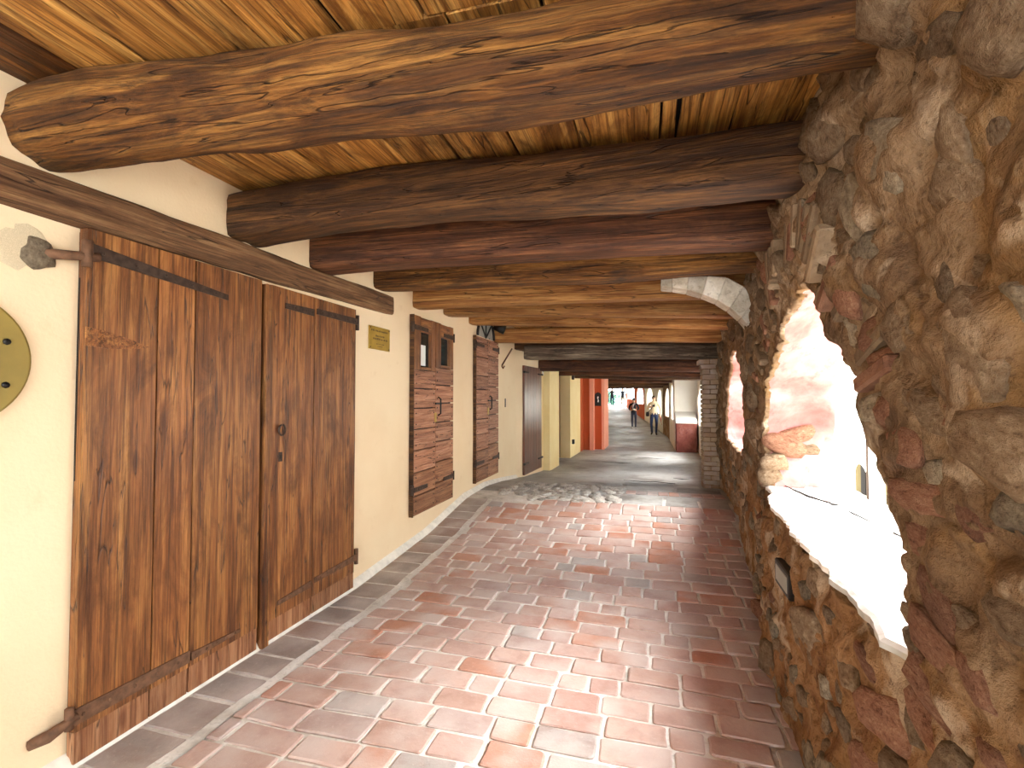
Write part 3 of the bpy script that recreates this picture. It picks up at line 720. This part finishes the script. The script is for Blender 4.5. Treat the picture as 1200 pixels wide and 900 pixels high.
for k, (a, b_) in enumerate([(1.485, 1.80), (1.80, 2.0), (2.0, 2.455)]):
    vplank(d1, a, b_, .14, 2.215, M['door'], seed=k, T=.05)
    vplank(d1, a, b_, .012, .138, M['door_low'], seed=k + 20, T=.045, name='bottom_rail')
vplank(d1, 2.475, 2.535, .0, 2.2, M['door'], seed=9, T=.062, name='meeting_stile')
for k, (a, b_) in enumerate([(2.54, 2.95), (2.95, 3.455)]):
    vplank(d1, a, b_, .13, 2.21, M['door'], seed=k + 5, T=.04)
    vplank(d1, a, b_, .012, .128, M['door_low'], seed=k + 30, T=.037, name='bottom_rail')
box('backing_board', XW, XW + .012, 1.49, 3.45, .02, 2.2, M['dark'], d1)
strap(d1, 1.49, 2.2, 2.125, 2.06, XW + .05, .06)
strap(d1, 1.47, 2.0, .205, .195, XW + .05, .065, 'rust', tip=.1)
strap(d1, 2.01, 2.32, .19, .185, XW + .05, .04, 'rust', tip=.6)
strap(d1, 3.47, 2.97, 2.115, 2.115, XW + .04, .05, tip=.2); strap(d1, 2.94, 2.66, 2.10, 2.10, XW + .04, .05, tip=.3)
strap(d1, 3.5, 2.97, .24, .235, XW + .04, .05, 'rust', tip=.3); strap(d1, 2.94, 2.62, .225, .215, XW + .04, .045, 'rust', tip=.4)
tube('hinge_pin', [(XW + .03, 3.485, 2.05), (XW + .03, 3.485, 2.17)], .016, M['iron'], d1); tube('hinge_pin', [(XW + .03, 3.5, .18), (XW + .03, 3.5, .3)], .016, M['rust'], d1)
tube('ring_pull', [(XW + .055, 2.63 + .028 * math.sin(t), 1.3 + .034 * math.cos(t)) for t in np.linspace(.3, 6.0, 18)], .006, M['iron'], d1)
box('keyhole_plate', XW + .04, XW + .044, 2.615, 2.65, 1.1, 1.16, M['iron'], d1, .001); box('keyhole', XW + .044, XW + .0455, 2.628, 2.637, 1.118, 1.142, M['black'], d1)
wedge = [(1.49, 1.80), (1.49, 1.72), (1.58, 1.715), (1.70, 1.725), (1.76, 1.74), (1.66, 1.77), (1.57, 1.79)]
prism('carved_finger_grip', wedge, XW + .045, XW + .053, M['door'], d1)
# gudgeons set in the plaster beside the big door
g1 = tag(empty('wall_gudgeon', (XW, 1.4, 2.08)), 'rusty iron gudgeon set in broken plaster, top left of the big door', 'hinge')
put(tube('pin_bar', [(XW + .0, 1.36, 2.075), (XW + .035, 1.41, 2.08), (XW + .05, 1.47, 2.09), (XW + .055, 1.53, 2.1)], [.022, .02, .018, .02], M['rust']), g1)
put(tube('pin', [(XW + .055, 1.485, 2.05), (XW + .055, 1.485, 2.16)], .02, M['rust']), g1)
lm = lump_mesh('mortar_patch', 300, .8, .3); lm.materials.append(M['stone_grey']); o = D.objects.new('mortar_patch', lm); C.objects.link(o)
o.matrix_basis = Matrix.Translation((XW - .01, 1.345, 2.075)) @ Matrix.Diagonal((.035, .06, .065, 1)); put(o, g1)
lm = lump_mesh('bare_plaster', 301, .9, .35); lm.materials.append(M['bare']); o = D.objects.new('bare_plaster', lm); C.objects.link(o)
o.matrix_basis = Matrix.Translation((XW - .004, 1.31, 2.08)) @ Matrix.Diagonal((.006, .085, .09, 1)); put(o, g1)
g2 = tag(empty('wall_gudgeon', (XW, 1.42, .2)), 'rusty iron gudgeon low on the wall, bottom left of the big door', 'hinge')
put(tube('pin_bar', [(XW, 1.36, .165), (XW + .04, 1.40, .18), (XW + .055, 1.45, .2), (XW + .06, 1.49, .21)], [.02, .024, .018, .016], M['rust']), g2)
put(tube('pin', [(XW + .055, 1.462, .17), (XW + .055, 1.462, .255)], .016, M['rust']), g2)

def nails(parent, pts, x, m='black', r=.009):
    bm = bmesh.new()
    for y, z in pts:
        q = bmesh.ops.create_uvsphere(bm, u_segments=6, v_segments=4, radius=r)
        for p in q['verts']: p.co = (x + p.co.x * .6, y + p.co.y, z + p.co.z)
    return bm_obj('nail_heads', bm, M[m], parent)
def narrow_door(name, label, ya, yb, z0, z1, glazed):
    d = door_empty(name, label); ym = (ya + yb) / 2; T = .05; x = XW; Hh = z1 - z0
    cuts = [0, .11, .225, .335, .44, .545, .645, .74] + ([] if glazed else [.87, .97])
    np_ = []
    for li, (a, b_) in enumerate(((ya, ym - .003), (ym + .003, yb))):
        cs = cuts + ([] if glazed else [1.0])
        cs = [c + (.012 * ((li * 2 - 1)) if 0 < c < 1 else 0) for c in cs]
        for k in range(len(cs) - 1):
            hplank(d, a, b_, z0 + cs[k] * Hh, z0 + cs[k + 1] * Hh, M['door_pink'] if k > 1 else M['door_low'], x, T, li * 30 + k)
            for yy in (a + .04, b_ - .04): np_ += [(yy, z0 + cs[k] * Hh + .05), (yy, z0 + cs[k + 1] * Hh - .05)]
        if glazed:
            zt = z0 + cs[-1] * Hh
            vplank(d, a, a + .14, zt, z1, M['door'], x, T, 61 + li, 'window_stile'); vplank(d, b_ - .11, b_, zt, z1, M['door'], x, T, 63 + li, 'window_stile')
            hplank(d, a + .14, b_ - .11, z1 - .16, z1, M['door'], x, T, 65 + li, 'window_rail'); hplank(d, a + .14, b_ - .11, zt, zt + .04, M['door'], x, T, 66 + li, 'window_rail')
            p = box('pane', x + .013, x + .018, a + .14, b_ - .11, zt + .03, z1 - .15, M['glass'], d)
            if li == 0: box('paper_notice', x + .019, x + .021, a + .15, b_ - .19, zt + .05, z1 - .28, M['paper'], p)
    nails(d, np_, x + T)
    box('edge_batten', x, x + T - .004, ya - .012, ya - .001, z0 - .005, z1 + .005, M['beam_dark'], d); box('backing_board', x, x + .012, ya, yb, z0, z1, M['dark'], d)
    for z in (z0 + .13 * Hh, z1 - .06 * Hh):
        strap(d, ya, ya + .3, z, z, x + T, .05, tip=.2); strap(d, yb, yb - .28, z, z, x + T, .05, tip=.2)
        tube('hinge_pin', [(x + .04, yb + .02, z - .05), (x + .04, yb + .02, z + .05)], .02, M['iron'], d); tube('hinge_pin', [(x + .04, ya - .02, z - .05), (x + .04, ya - .02, z + .05)], .02, M['iron'], d)
    zc = z0 + .53 * Hh
    tube('door_handle', [(x + T, ym + .07, zc + .12), (x + T + .03, ym + .07, zc + .10), (x + T + .03, ym + .07, zc - .06), (x + T, ym + .07, zc - .08)], .009, M['black'], d)
    box('latch', x + T, x + T + .012, ym - .01, ym + .14, zc + .04, zc + .06, M['black'], d)
    box('lock_plate', x + T, x + T + .005, ym - .03, ym + .02, zc - .15, zc - .05, M['brass'], d, .001)
    return d
d2 = narrow_door('door_2', 'narrow double door of nailed horizontal boards with two small windows', 4.45, 5.44, .335, 2.335, True)
d3 = narrow_door('door_3', 'narrow double door of nailed horizontal boards under a fanlight', 6.25, 7.22, .37, 2.35, False)
fan = struct(empty('window_1'), 'small arched fanlight with dark bars above the third door')
arc = [(6.73 + .36 * math.cos(t), 2.37 + .30 * math.sin(t)) for t in np.linspace(0, math.pi, 14)]
prism('pane', arc, XW + .002, XW + .008, M['frost'], fan)
tube('arch_bar', [(XW + .02, y, z) for y, z in arc], .018, M['black'], fan)
for t in (.25, .5, .75): tube('glazing_bar', [(XW + .016, 6.73, 2.37), (XW + .016, 6.73 + .35 * math.cos(t * math.pi), 2.37 + .29 * math.sin(t * math.pi))], .011, M['black'], fan)
d4 = door_empty('door_4', 'glossy dark brown door of upright boards on the angled wall stretch')
na = Vector((-2.27, 8.62, 0)); nbv = Vector((-2.2, 9.9, 0)); dr = (nbv - na).normalized(); nrm = Vector((dr.y, -dr.x, 0))
def on4(s, z, off): p = na + dr * s + nrm * off; return Vector((p.x, p.y, z))
for k in range(6):
    s0, s1 = .04 + k * .19, .04 + (k + 1) * .19; cpt = on4((s0 + s1) / 2, 1.11, .02)
    R = Matrix((Vector((0, 0, -1)), dr, nrm)).transposed().to_4x4(); R.translation = cpt
    plank('door_board', 1.98, s1 - s0 - .006, .04, M['door_gloss'], d4, R, .001, k, 4)
for z in (.32, 1.98):
    for s, e in ((.0, .26), (1.22, .92)):
        bm = bmesh.new(); A, B = on4(s, z, .045), on4(e, z, .045); tube_bm(bm, [A, B], [.022, .014], 6); bm_obj('strap_hinge', bm, M['black'], d4)
tag(box('number_tile', -2.2, -2.185, 10.0, 10.1, 1.98, 2.2, M['paper']), 'small white number tile on the wall beside the glossy brown door', 'sign')
box('dark_mark', -2.185, -2.183, 10.035, 10.065, 2.05, 2.13, M['black'], D.objects['number_tile'])
d5 = door_empty('door_5', 'recessed brown glazed door in the yellow wall')
vplank(d5, 11.16, 11.5, -.02, 2.1, M['door'], -2.38, .06, 3, 'stile'); vplank(d5, 12.4, 12.74, -.02, 2.1, M['door'], -2.38, .06, 4, 'stile')
hplank(d5, 11.5, 12.4, -.02, .75, M['door_low'], -2.38, .05, 5, 'lower_panel'); hplank(d5, 11.5, 12.4, 1.95, 2.1, M['door'], -2.38, .06, 6, 'top_rail')
box('pane', -2.375, -2.36, 11.5, 12.4, .75, 1.95, M['glass'], d5)
box('door_handle', -2.32, -2.27, 11.62, 11.66, 1.1, 1.14, M['paper'], d5)
# shutter stays on the yellow wall
for z, lb in ((2.0, 'small dark iron catch high on the yellow wall beside the recessed door'), (.3, 'small dark iron catch low on the yellow wall beside the recessed door')):
    tag(box('shutter_catch', -2.06, -2.0, 13.0, 13.12, z, z + .12, M['black'], None, .01), lb, 'catch')

# ------------------------------------------------------------------ things on the left wall
bp = empty('brass_plaque', (XW, 3.86, 2.02)); tag(bp, 'square engraved brass plaque on the cream wall right of the big door', 'plaque')
put(box('plate', XW + .004, XW + .014, 3.69, 4.03, 1.925, 2.125, M['brass'], None, .002), bp)
bm = bmesh.new(); random.seed(5)
for (z, h, y0, y1) in [(2.09, .016, 3.72, 4.0), (2.045, .016, 3.79, 3.93), (2.02, .018, 3.75, 3.98), (1.975, .007, 3.80, 3.92), (1.955, .007, 3.82, 3.9)]:
    y = y0
    while y < y1:
        wd = random.uniform(.008, .018); bx(bm, XW + .0138, XW + .0148, y, y + wd, z - h / 2, z + h / 2 * random.uniform(.4, 1)); y += wd + random.uniform(.004, .012)
eg = put(bm_obj('engraving', bm, M['engrave']), bp); eg['kind'] = 'stuff'
for y, z in ((3.705, 2.11), (4.015, 2.11), (3.705, 1.94), (4.015, 1.94)): put(tube('screw', [(XW + .013, y, z), (XW + .018, y, z)], .007, M['engrave'], None, 8), bp)
rd = empty('round_plaque', (XW, 1.08, 1.64)); tag(rd, 'round olive brass disc on the cream wall at the left edge', 'plaque')
bm = bmesh.new(); n = 64; R0 = .245
r1 = [bm.verts.new((XW + .002, 1.08 + R0 * math.cos(2 * math.pi * k / n), 1.64 + R0 * math.sin(2 * math.pi * k / n))) for k in range(n)]
r2 = [bm.verts.new((XW + .016, 1.08 + (R0 - .0) * math.cos(2 * math.pi * k / n), 1.64 + R0 * math.sin(2 * math.pi * k / n))) for k in range(n)]
r3 = [bm.verts.new((XW + .02, 1.08 + (R0 - .008) * math.cos(2 * math.pi * k / n), 1.64 + (R0 - .008) * math.sin(2 * math.pi * k / n))) for k in range(n)]
for A, B in ((r1, r2), (r2, r3)):
    for k in range(n): bm.faces.new((A[k], A[(k + 1) % n], B[(k + 1) % n], B[k]))
bm.faces.new(r3)
put(bm_obj('disc', bm, M['brass_disc']), rd)
for y, z in ((1.245, 1.71), (1.245, 1.55), (.92, 1.71), (.92, 1.55)): put(tube('screw', [(XW + .018, y, z), (XW + .026, y, z)], .012, M['black'], None, 8), rd)
tag(box('key_slot', XW + .0, XW + .006, 7.72, 7.77, 1.36, 1.5, M['black'], None, .002), 'small dark slot plate on the cream wall between two doors', 'plate')
br = empty('iron_bracket', (XW, 7.6, 2.2)); tag(br, 'thin dark iron bracket under the golden beam on the cream wall', 'bracket')
put(tube('stay', [(XW, 7.55, 2.02), (XW + .16, 7.6, 2.3)], .013, M['rust'], None, 6), br); put(tube('hook', [(XW, 7.55, 2.02), (XW + .03, 7.53, 1.98), (XW + .05, 7.54, 2.02)], .012, M['rust'], None, 6), br)
sp = empty('wall_spotlight', (XW + .12, 6.75, 2.55)); tag(sp, 'black spotlight tucked behind the golden beam at the left wall', 'lamp')
put(tube('housing', [(XW + .05, 7.02, 2.58), (XW + .2, 7.05, 2.52)], [.055, .07], M['black'], None, 12), sp); put(tube('bracket', [(XW, 7.02, 2.62), (XW + .1, 7.03, 2.56)], .015, M['black'], None, 6), sp)
# black plaque on the orange pier
pq = empty('black_plaque', (-1.59, 15.48, 1.6)); tag(pq, 'black arch-topped plaque with white mark on the orange pier', 'plaque')
def facing(name, poly, y0, y1, m):
    bm = bmesh.new(); n = len(poly); a = [bm.verts.new((x, y0, z)) for x, z in poly]; b_ = [bm.verts.new((x, y1, z)) for x, z in poly]
    bm.faces.new(a); bm.faces.new(b_[::-1])
    for k in range(n): bm.faces.new((a[k], a[(k + 1) % n], b_[(k + 1) % n], b_[k]))
    return bm_obj(name, bm, m)
put(facing('plate', [(-1.73, 1.27), (-1.54, 1.27), (-1.54, 1.6)] + [(-1.635 + .095 * math.cos(t), 1.6 + .09 * math.sin(t)) for t in np.linspace(.3, math.pi - .3, 8)] + [(-1.73, 1.6)], 15.47, 15.495, M['black']), pq)
put(facing('white_mark', [(-1.65, 1.40), (-1.62, 1.38), (-1.605, 1.44), (-1.63, 1.49), (-1.61, 1.55), (-1.64, 1.57), (-1.66, 1.52), (-1.635, 1.46)], 15.465, 15.47, M['paper']), pq)

# ------------------------------------------------------------------ small light fixture low on the rubble wall
lx = float(np.mean([wall_x(y, .6)[0] for y in np.linspace(2.65, 2.95, 9)])) - .006
lf = empty('wall_light', (lx, 2.8, .6)); tag(lf, 'small rectangular dark-framed light on the rubble wall below the arch', 'lamp')
put(box('frame', lx - .028, lx + .07, 2.65, 2.93, .535, .66, M['black'], None, .006), lf); put(box('diffuser', lx - .031, lx - .02, 2.68, 2.90, .558, .638, M['frost'], None, .002), lf)

# ------------------------------------------------------------------ outside
gr = struct(box('street', 1.7, 60, -30, 90, -3.4, -3.2, M['white']), 'pale street below the arches')
bl = empty('house', (9, 16, -3.2)); tag(bl, 'bright pale house with arched openings across the street, seen through the arch', 'house')
M['house'] = plaster('pale_house_plaster', 'F8F2E8', 'F2EADC', 'E8DECC'); M['housepink'] = plaster('pink_house_plaster', 'F0CFC4', 'E8BFB2', 'F4DDD4')
put(box('wall', 9.0, 9.6, -8, 60, -1.3, 6, M['house']), bl)
put(box('wall', 9.0, 9.6, -8, 16, -3.2, -1.3, M['house']), bl); put(box('wall', 9.0, 9.6, 30.4, 60, -3.2, -1.3, M['house']), bl)
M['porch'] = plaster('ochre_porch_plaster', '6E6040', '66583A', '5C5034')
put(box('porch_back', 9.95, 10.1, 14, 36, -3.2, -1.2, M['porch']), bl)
for yy in (16.0, 19.1, 22.1, 25.25, 28.4):
    y1 = {16.0: 19.1, 19.1: 22.1, 22.1: 25.25, 25.25: 28.4, 28.4: 30.4}[yy]
    arc_ = [(yy + .925 + .925 * math.cos(t), -1.95 + .5 * math.sin(t)) for t in np.linspace(0, math.pi, 9)]
    put(prism('arch_header', [(yy, -1.3), (yy, -1.95)] + arc_[::-1][1:-1] + [(yy + 1.85, -1.95), (yy + 1.85, -1.3)], 9.0, 9.2, M['house']), bl)
    put(box('pier', 9.0, 9.2, yy + 1.85, y1, -3.2, -1.3, M['house']), bl)
    put(box('door_leaf', 9.88, 9.95, yy + 2.65, yy + 3.2, -3.2, -1.75, M['dark']), bl)
put(tube('drainpipe', [(8.9, 24.9, -3.2), (8.9, 24.9, 5)], .05, M['iron']), bl)

# ------------------------------------------------------------------ far end: bright yard with greenery
b = MB('hedge_leaf'); b.col('5E8F78'); b.rough(.8); M['leaf'] = b.m
hd = tag(empty('green_shrub', (-4.2, 50, .7)), 'pale green shrub in the daylight at the far end', 'shrub')
bm = bmesh.new(); rs = random.Random(3)
for k in range(700):
    p = Vector((rs.gauss(-4.2, .6), rs.gauss(50, .5), .9 + abs(rs.gauss(0, .9)))); r = rs.uniform(.12, .25)
    q = [bm.verts.new(p + Vector((rs.uniform(-r, r), rs.uniform(-r, r), rs.uniform(-r, r)))) for _ in range(3)]; bm.faces.new(q)
o = bm_obj('foliage', bm, M['leaf']); o['kind'] = 'stuff'; put(o, hd)
put(tube('stem', [(-4.2, 50, .66), (-4.1, 50, 1.6)], .05, M['door']), hd)

# ------------------------------------------------------------------ people
def person(label, loc, face_deg, hgt, cols, pose, extras=None, hair='short'):
    """one continuous skinned body, clothing by region; faces local +y, height 1 unit = 1.75 m"""
    J = {'pel': (0, 0, .95), 'bel': (0, .005, 1.08), 'chest': (0, .0, 1.28), 'neckb': (0, -.01, 1.43), 'neck': (0, .0, 1.51), 'head': (0, .02, 1.62), 'top': (0, .01, 1.72)}
    R = {'pel': (.155, .11), 'bel': (.15, .105), 'chest': (.17, .115), 'neckb': (.10, .075), 'neck': (.052, .055), 'head': (.075, .095), 'top': (.055, .065)}
    E_ = [('pel', 'bel'), ('bel', 'chest'), ('chest', 'neckb'), ('neckb', 'neck'), ('neck', 'head'), ('head', 'top')]
    for s, n in ((-1, 'l'), (1, 'r')):
        P = pose[n]
        J['hip' + n] = (.09 * s, 0, .9); J['knee' + n] = (.095 * s + P['knee'][0], P['knee'][1], P['knee'][2]); J['ank' + n] = (.09 * s, P['ank'][0], P['ank'][1])
        a = J['ank' + n]; J['toe' + n] = (a[0] + .03 * s, a[1] + .15, a[2] - .05 + P.get('toe', 0))
        J['sh' + n] = (.19 * s, -.01, 1.40); J['el' + n] = P['el']; J['wr' + n] = P['wr']; J['ha' + n] = P['ha']
        R['hip' + n] = (.09, .095); R['knee' + n] = (.06, .062); R['ank' + n] = (.043, .045); R['toe' + n] = (.04, .03)
        R['sh' + n] = (.075, .07); R['el' + n] = (.052, .052); R['wr' + n] = (.032, .036); R['ha' + n] = (.03, .04)
        E_ += [('pel', 'hip' + n), ('hip' + n, 'knee' + n), ('knee' + n, 'ank' + n), ('ank' + n, 'toe' + n), ('neckb', 'sh' + n), ('sh' + n, 'el' + n), ('el' + n, 'wr' + n), ('wr' + n, 'ha' + n)]
        h = Vector(J['ha' + n]); d = (h - Vector(J['wr' + n])).normalized(); side = Vector((-s, .3, 0))
        for fi in range(4):
            k = 'f%d%s' % (fi, n); J[k] = tuple(h + d * (.075 + .01 * (fi in (1, 2))) + Vector((.0, .05 - fi * .022, -.01))); R[k] = (.011, .011); E_.append(('ha' + n, k))
        k = 'th' + n; J[k] = tuple(h + d * .03 + side * .05); R[k] = (.012, .012); E_.append(('wr' + n, k))
    names = list(J); me = D.meshes.new('body'); me.from_pydata([J[k] for k in names], [(names.index(a), names.index(b_)) for a, b_ in E_], []); me.update()
    t = D.objects.new('skin_cage', me); C.objects.link(t)
    sk_ = t.modifiers.new('skin', 'SKIN'); sk_.use_smooth_shade = True
    for i, k in enumerate(names): me.skin_vertices[0].data[i].radius = R[k]; me.skin_vertices[0].data[i].use_root = (k == 'pel')
    ss = t.modifiers.new('sub', 'SUBSURF'); ss.levels = 1; ss.render_levels = 1
    dg = bpy.context.evaluated_depsgraph_get(); em = D.meshes.new_from_object(t.evaluated_get(dg)); D.objects.remove(t)
    root = empty('person', loc); tag(root, label, 'person')
    body = link('body', em, [M[c] for c in cols], root); em.shade_smooth()
    # region per face: 0 skin 1 top 2 trousers 3 shoes
    segs = [(a, b_, Vector(J[a]), Vector(J[b_])) for a, b_ in E_]
    for p in em.polygons:
        c = Vector(p.center); best = None
        for a, b_, A, B in segs:
            u = max(0, min(1, (c - A).dot(B - A) / (B - A).length_squared)); dd = (c - (A + (B - A) * u)).length - (R[a][0] * (1 - u) + R[b_][0] * u) * .8
            if best is None or dd < best[0]: best = (dd, a, b_, u)
        _, a, b_, u = best
        if a in ('neck', 'head') or b_ == 'neck' and u > .55 or b_[:2] in ('ha', 'th') or b_[0] == 'f' or (b_[:2] == 'wr' and u > .9): k = 0
        elif b_[:3] == 'toe' or (b_[:3] == 'ank' and u > .92): k = 3
        elif b_[:3] in ('hip', 'kne', 'ank') or (a == 'pel' and c.z < .93): k = 2
        else: k = 1
        if k == 2 and pose.get('shorts') and (b_[:3] == 'ank' or (b_[:3] == 'kne' and u > .8)): k = 0
        p.material_index = k
    # hair cap, nose, eyes
    hv, hf = lump_mesh('hair', 400, 1.0, .06, False), None
    hv.materials.append(M[pose['hair']]); h = D.objects.new('hair', hv); C.objects.link(h); h.parent = root
    h.location = (0, -.025, 1.665); h.scale = (.092, .105, .085) if hair == 'short' else (.1, .115, .12)
    tube('nose', [(0, .10, 1.645), (0, .128, 1.60)], [.008, .014], M['skin'], root, 6)
    for s in (-1, 1):
        bm = bmesh.new(); bmesh.ops.create_uvsphere(bm, u_segments=6, v_segments=4, radius=.011); e = bm_obj('eye', bm, M['black'], root); e.location = (.03 * s, .108, 1.635)
        bm = bmesh.new(); bmesh.ops.create_uvsphere(bm, u_segments=6, v_segments=5, radius=.025); e = bm_obj('ear', bm, M['skin'], root); e.location = (.083 * s, .01, 1.62); e.scale = (.4, .8, 1.2)
    box('mouth', -.022, .022, .104, .112, 1.572, 1.579, M['lip'], root)
    for fn in (extras or []): fn(root)
    root.rotation_euler = (0, 0, math.radians(face_deg)); k = hgt / 1.75; root.scale = (k, k, k)
    return root
M['skin'] = plain('skin', 'C99A7C', .6, var=.05); M['lip'] = plain('lip', '9A5A50', .6)
M['hair_dark'] = plain('dark_hair', '2A1C14', .6); M['hair_grey'] = plain('brown_hair', '4A382C', .6)
M['black_cloth'] = plain('black_cloth', '1E1B20', .9); M['jeans'] = plain('blue_jeans', '2C3A5C', .9, var=.2); M['jeans2'] = plain('slate_jeans', '34384A', .9, var=.2)
M['beige'] = plain('beige_cloth', 'D9C2A0', .9); M['shoes'] = plain('dark_shoes', '2A2420', .6); M['shoe_light'] = plain('pale_shoes', 'B8B0A8', .6)
M['floral'] = plain('floral_cloth', '8E7A80', .9, var=.7, sc=28); M['red'] = plain('red_cloth', '9A2E22', .8); M['blue'] = plain('blue_bag', '3C6C9A', .8); M['khaki'] = plain('khaki_cloth', 'A89478', .9); M['navy'] = plain('navy_cloth', '22222C', .9); M['white_cloth'] = plain('white_cloth', 'E6E0D6', .9)
def leg(k=(0, .03, .5), a=(0, .07), t=0): return {'knee': k, 'ank': a, 'toe': t}
def arm(el, wr, ha): return {'el': el, 'wr': wr, 'ha': ha}
# woman walking towards us, dark jacket and patterned scarf
def w_extra(r):
    tube('scarf', [(-.07, .06, 1.46), (0, .11, 1.42), (.06, .13, 1.30), (.07, .15, 1.10)], [.04, .05, .05, .03], M['floral'], r, 8)
    box('hand_camera', -.07, .05, .25, .31, 1.08, 1.16, M['white_cloth'], r, .01)
person('woman in dark jacket and patterned scarf walking towards the viewer', (-.97, 26.9, fz(26.9)), 182, 1.63, ['skin', 'black_cloth', 'jeans2', 'shoe_light'],
       {'l': {**leg((0, .10, .52), (.16, .08)), **arm((-.27, -.04, 1.15), (-.14, .17, 1.08), (-.07, .22, 1.09))}, 'r': {**leg((0, .02, .50), (-.14, .11), -.03), **arm((.27, -.06, 1.14), (.18, .16, 1.06), (.09, .23, 1.09))}, 'hair': 'hair_dark'}, [w_extra], 'long')
def m_extra(r):
    box('shoulder_bag', .2, .34, -.08, .14, .82, 1.02, M['black_cloth'], r, .03)
    tube('bag_strap', [(-.14, .02, 1.46), (0, .125, 1.32), (.15, .12, 1.1), (.26, .06, 1.0)], .014, M['black_cloth'], r, 6)
    tube('folded_umbrella', [(-.27, .10, .86), (-.33, .02, .45)], [.03, .012], M['red'], r, 8)
    box('chest_camera', -.06, .06, .12, .18, 1.25, 1.34, M['black_cloth'], r, .012)
person('man in beige jacket and blue jeans with a shoulder bag and red umbrella', (.04, 23.2, fz(23.2)), 176, 1.76, ['skin', 'beige', 'jeans', 'shoes'],
       {'l': {**leg((-.02, .06, .5), (.05, .08)), **arm((-.29, -.04, 1.14), (-.29, .07, .90), (-.28, .10, .84))}, 'r': {**leg((.02, .04, .5), (-.06, .08)), **arm((.28, -.03, 1.14), (.22, .14, 1.2), (.12, .2, 1.27))}, 'hair': 'hair_grey'}, [m_extra])
def f_extra(r): box('carrier_bag', -.44, -.26, -.14, .12, .52, .86, M['blue'], r, .02); tube('bag_handles', [(-.35, 0, .86), (-.33, .0, .92)], .01, M['blue'], r, 6)
person('distant walker in dark jacket and blue jeans carrying a blue bag, at the far end', (-3.42, 44.0, fz(44)), 5, 1.74, ['skin', 'navy', 'jeans', 'shoes'],
       {'l': {**leg((-.02, .12, .52), (.18, .08)), **arm((-.30, -.02, 1.14), (-.34, .04, .93), (-.34, .05, .87))}, 'r': {**leg((.02, -.02, .5), (-.22, .14), -.03), **arm((.28, .02, 1.15), (.26, .16, .98), (.25, .2, .93))}, 'hair': 'hair_dark'}, [f_extra])
person('distant person in dark top and khaki shorts standing at the far end', (-2.5, 43.6, fz(43.6)), 185, 1.74, ['skin', 'navy', 'khaki', 'shoes'],
       {'l': {**leg((-.02, .03, .5), (.0, .08)), **arm((-.27, -.03, 1.14), (-.27, .05, .92), (-.26, .07, .86))}, 'r': {**leg((.02, .03, .5), (.03, .08)), **arm((.27, -.03, 1.14), (.27, .05, .92), (.26, .07, .86))}, 'hair': 'hair_dark', 'shorts': True})
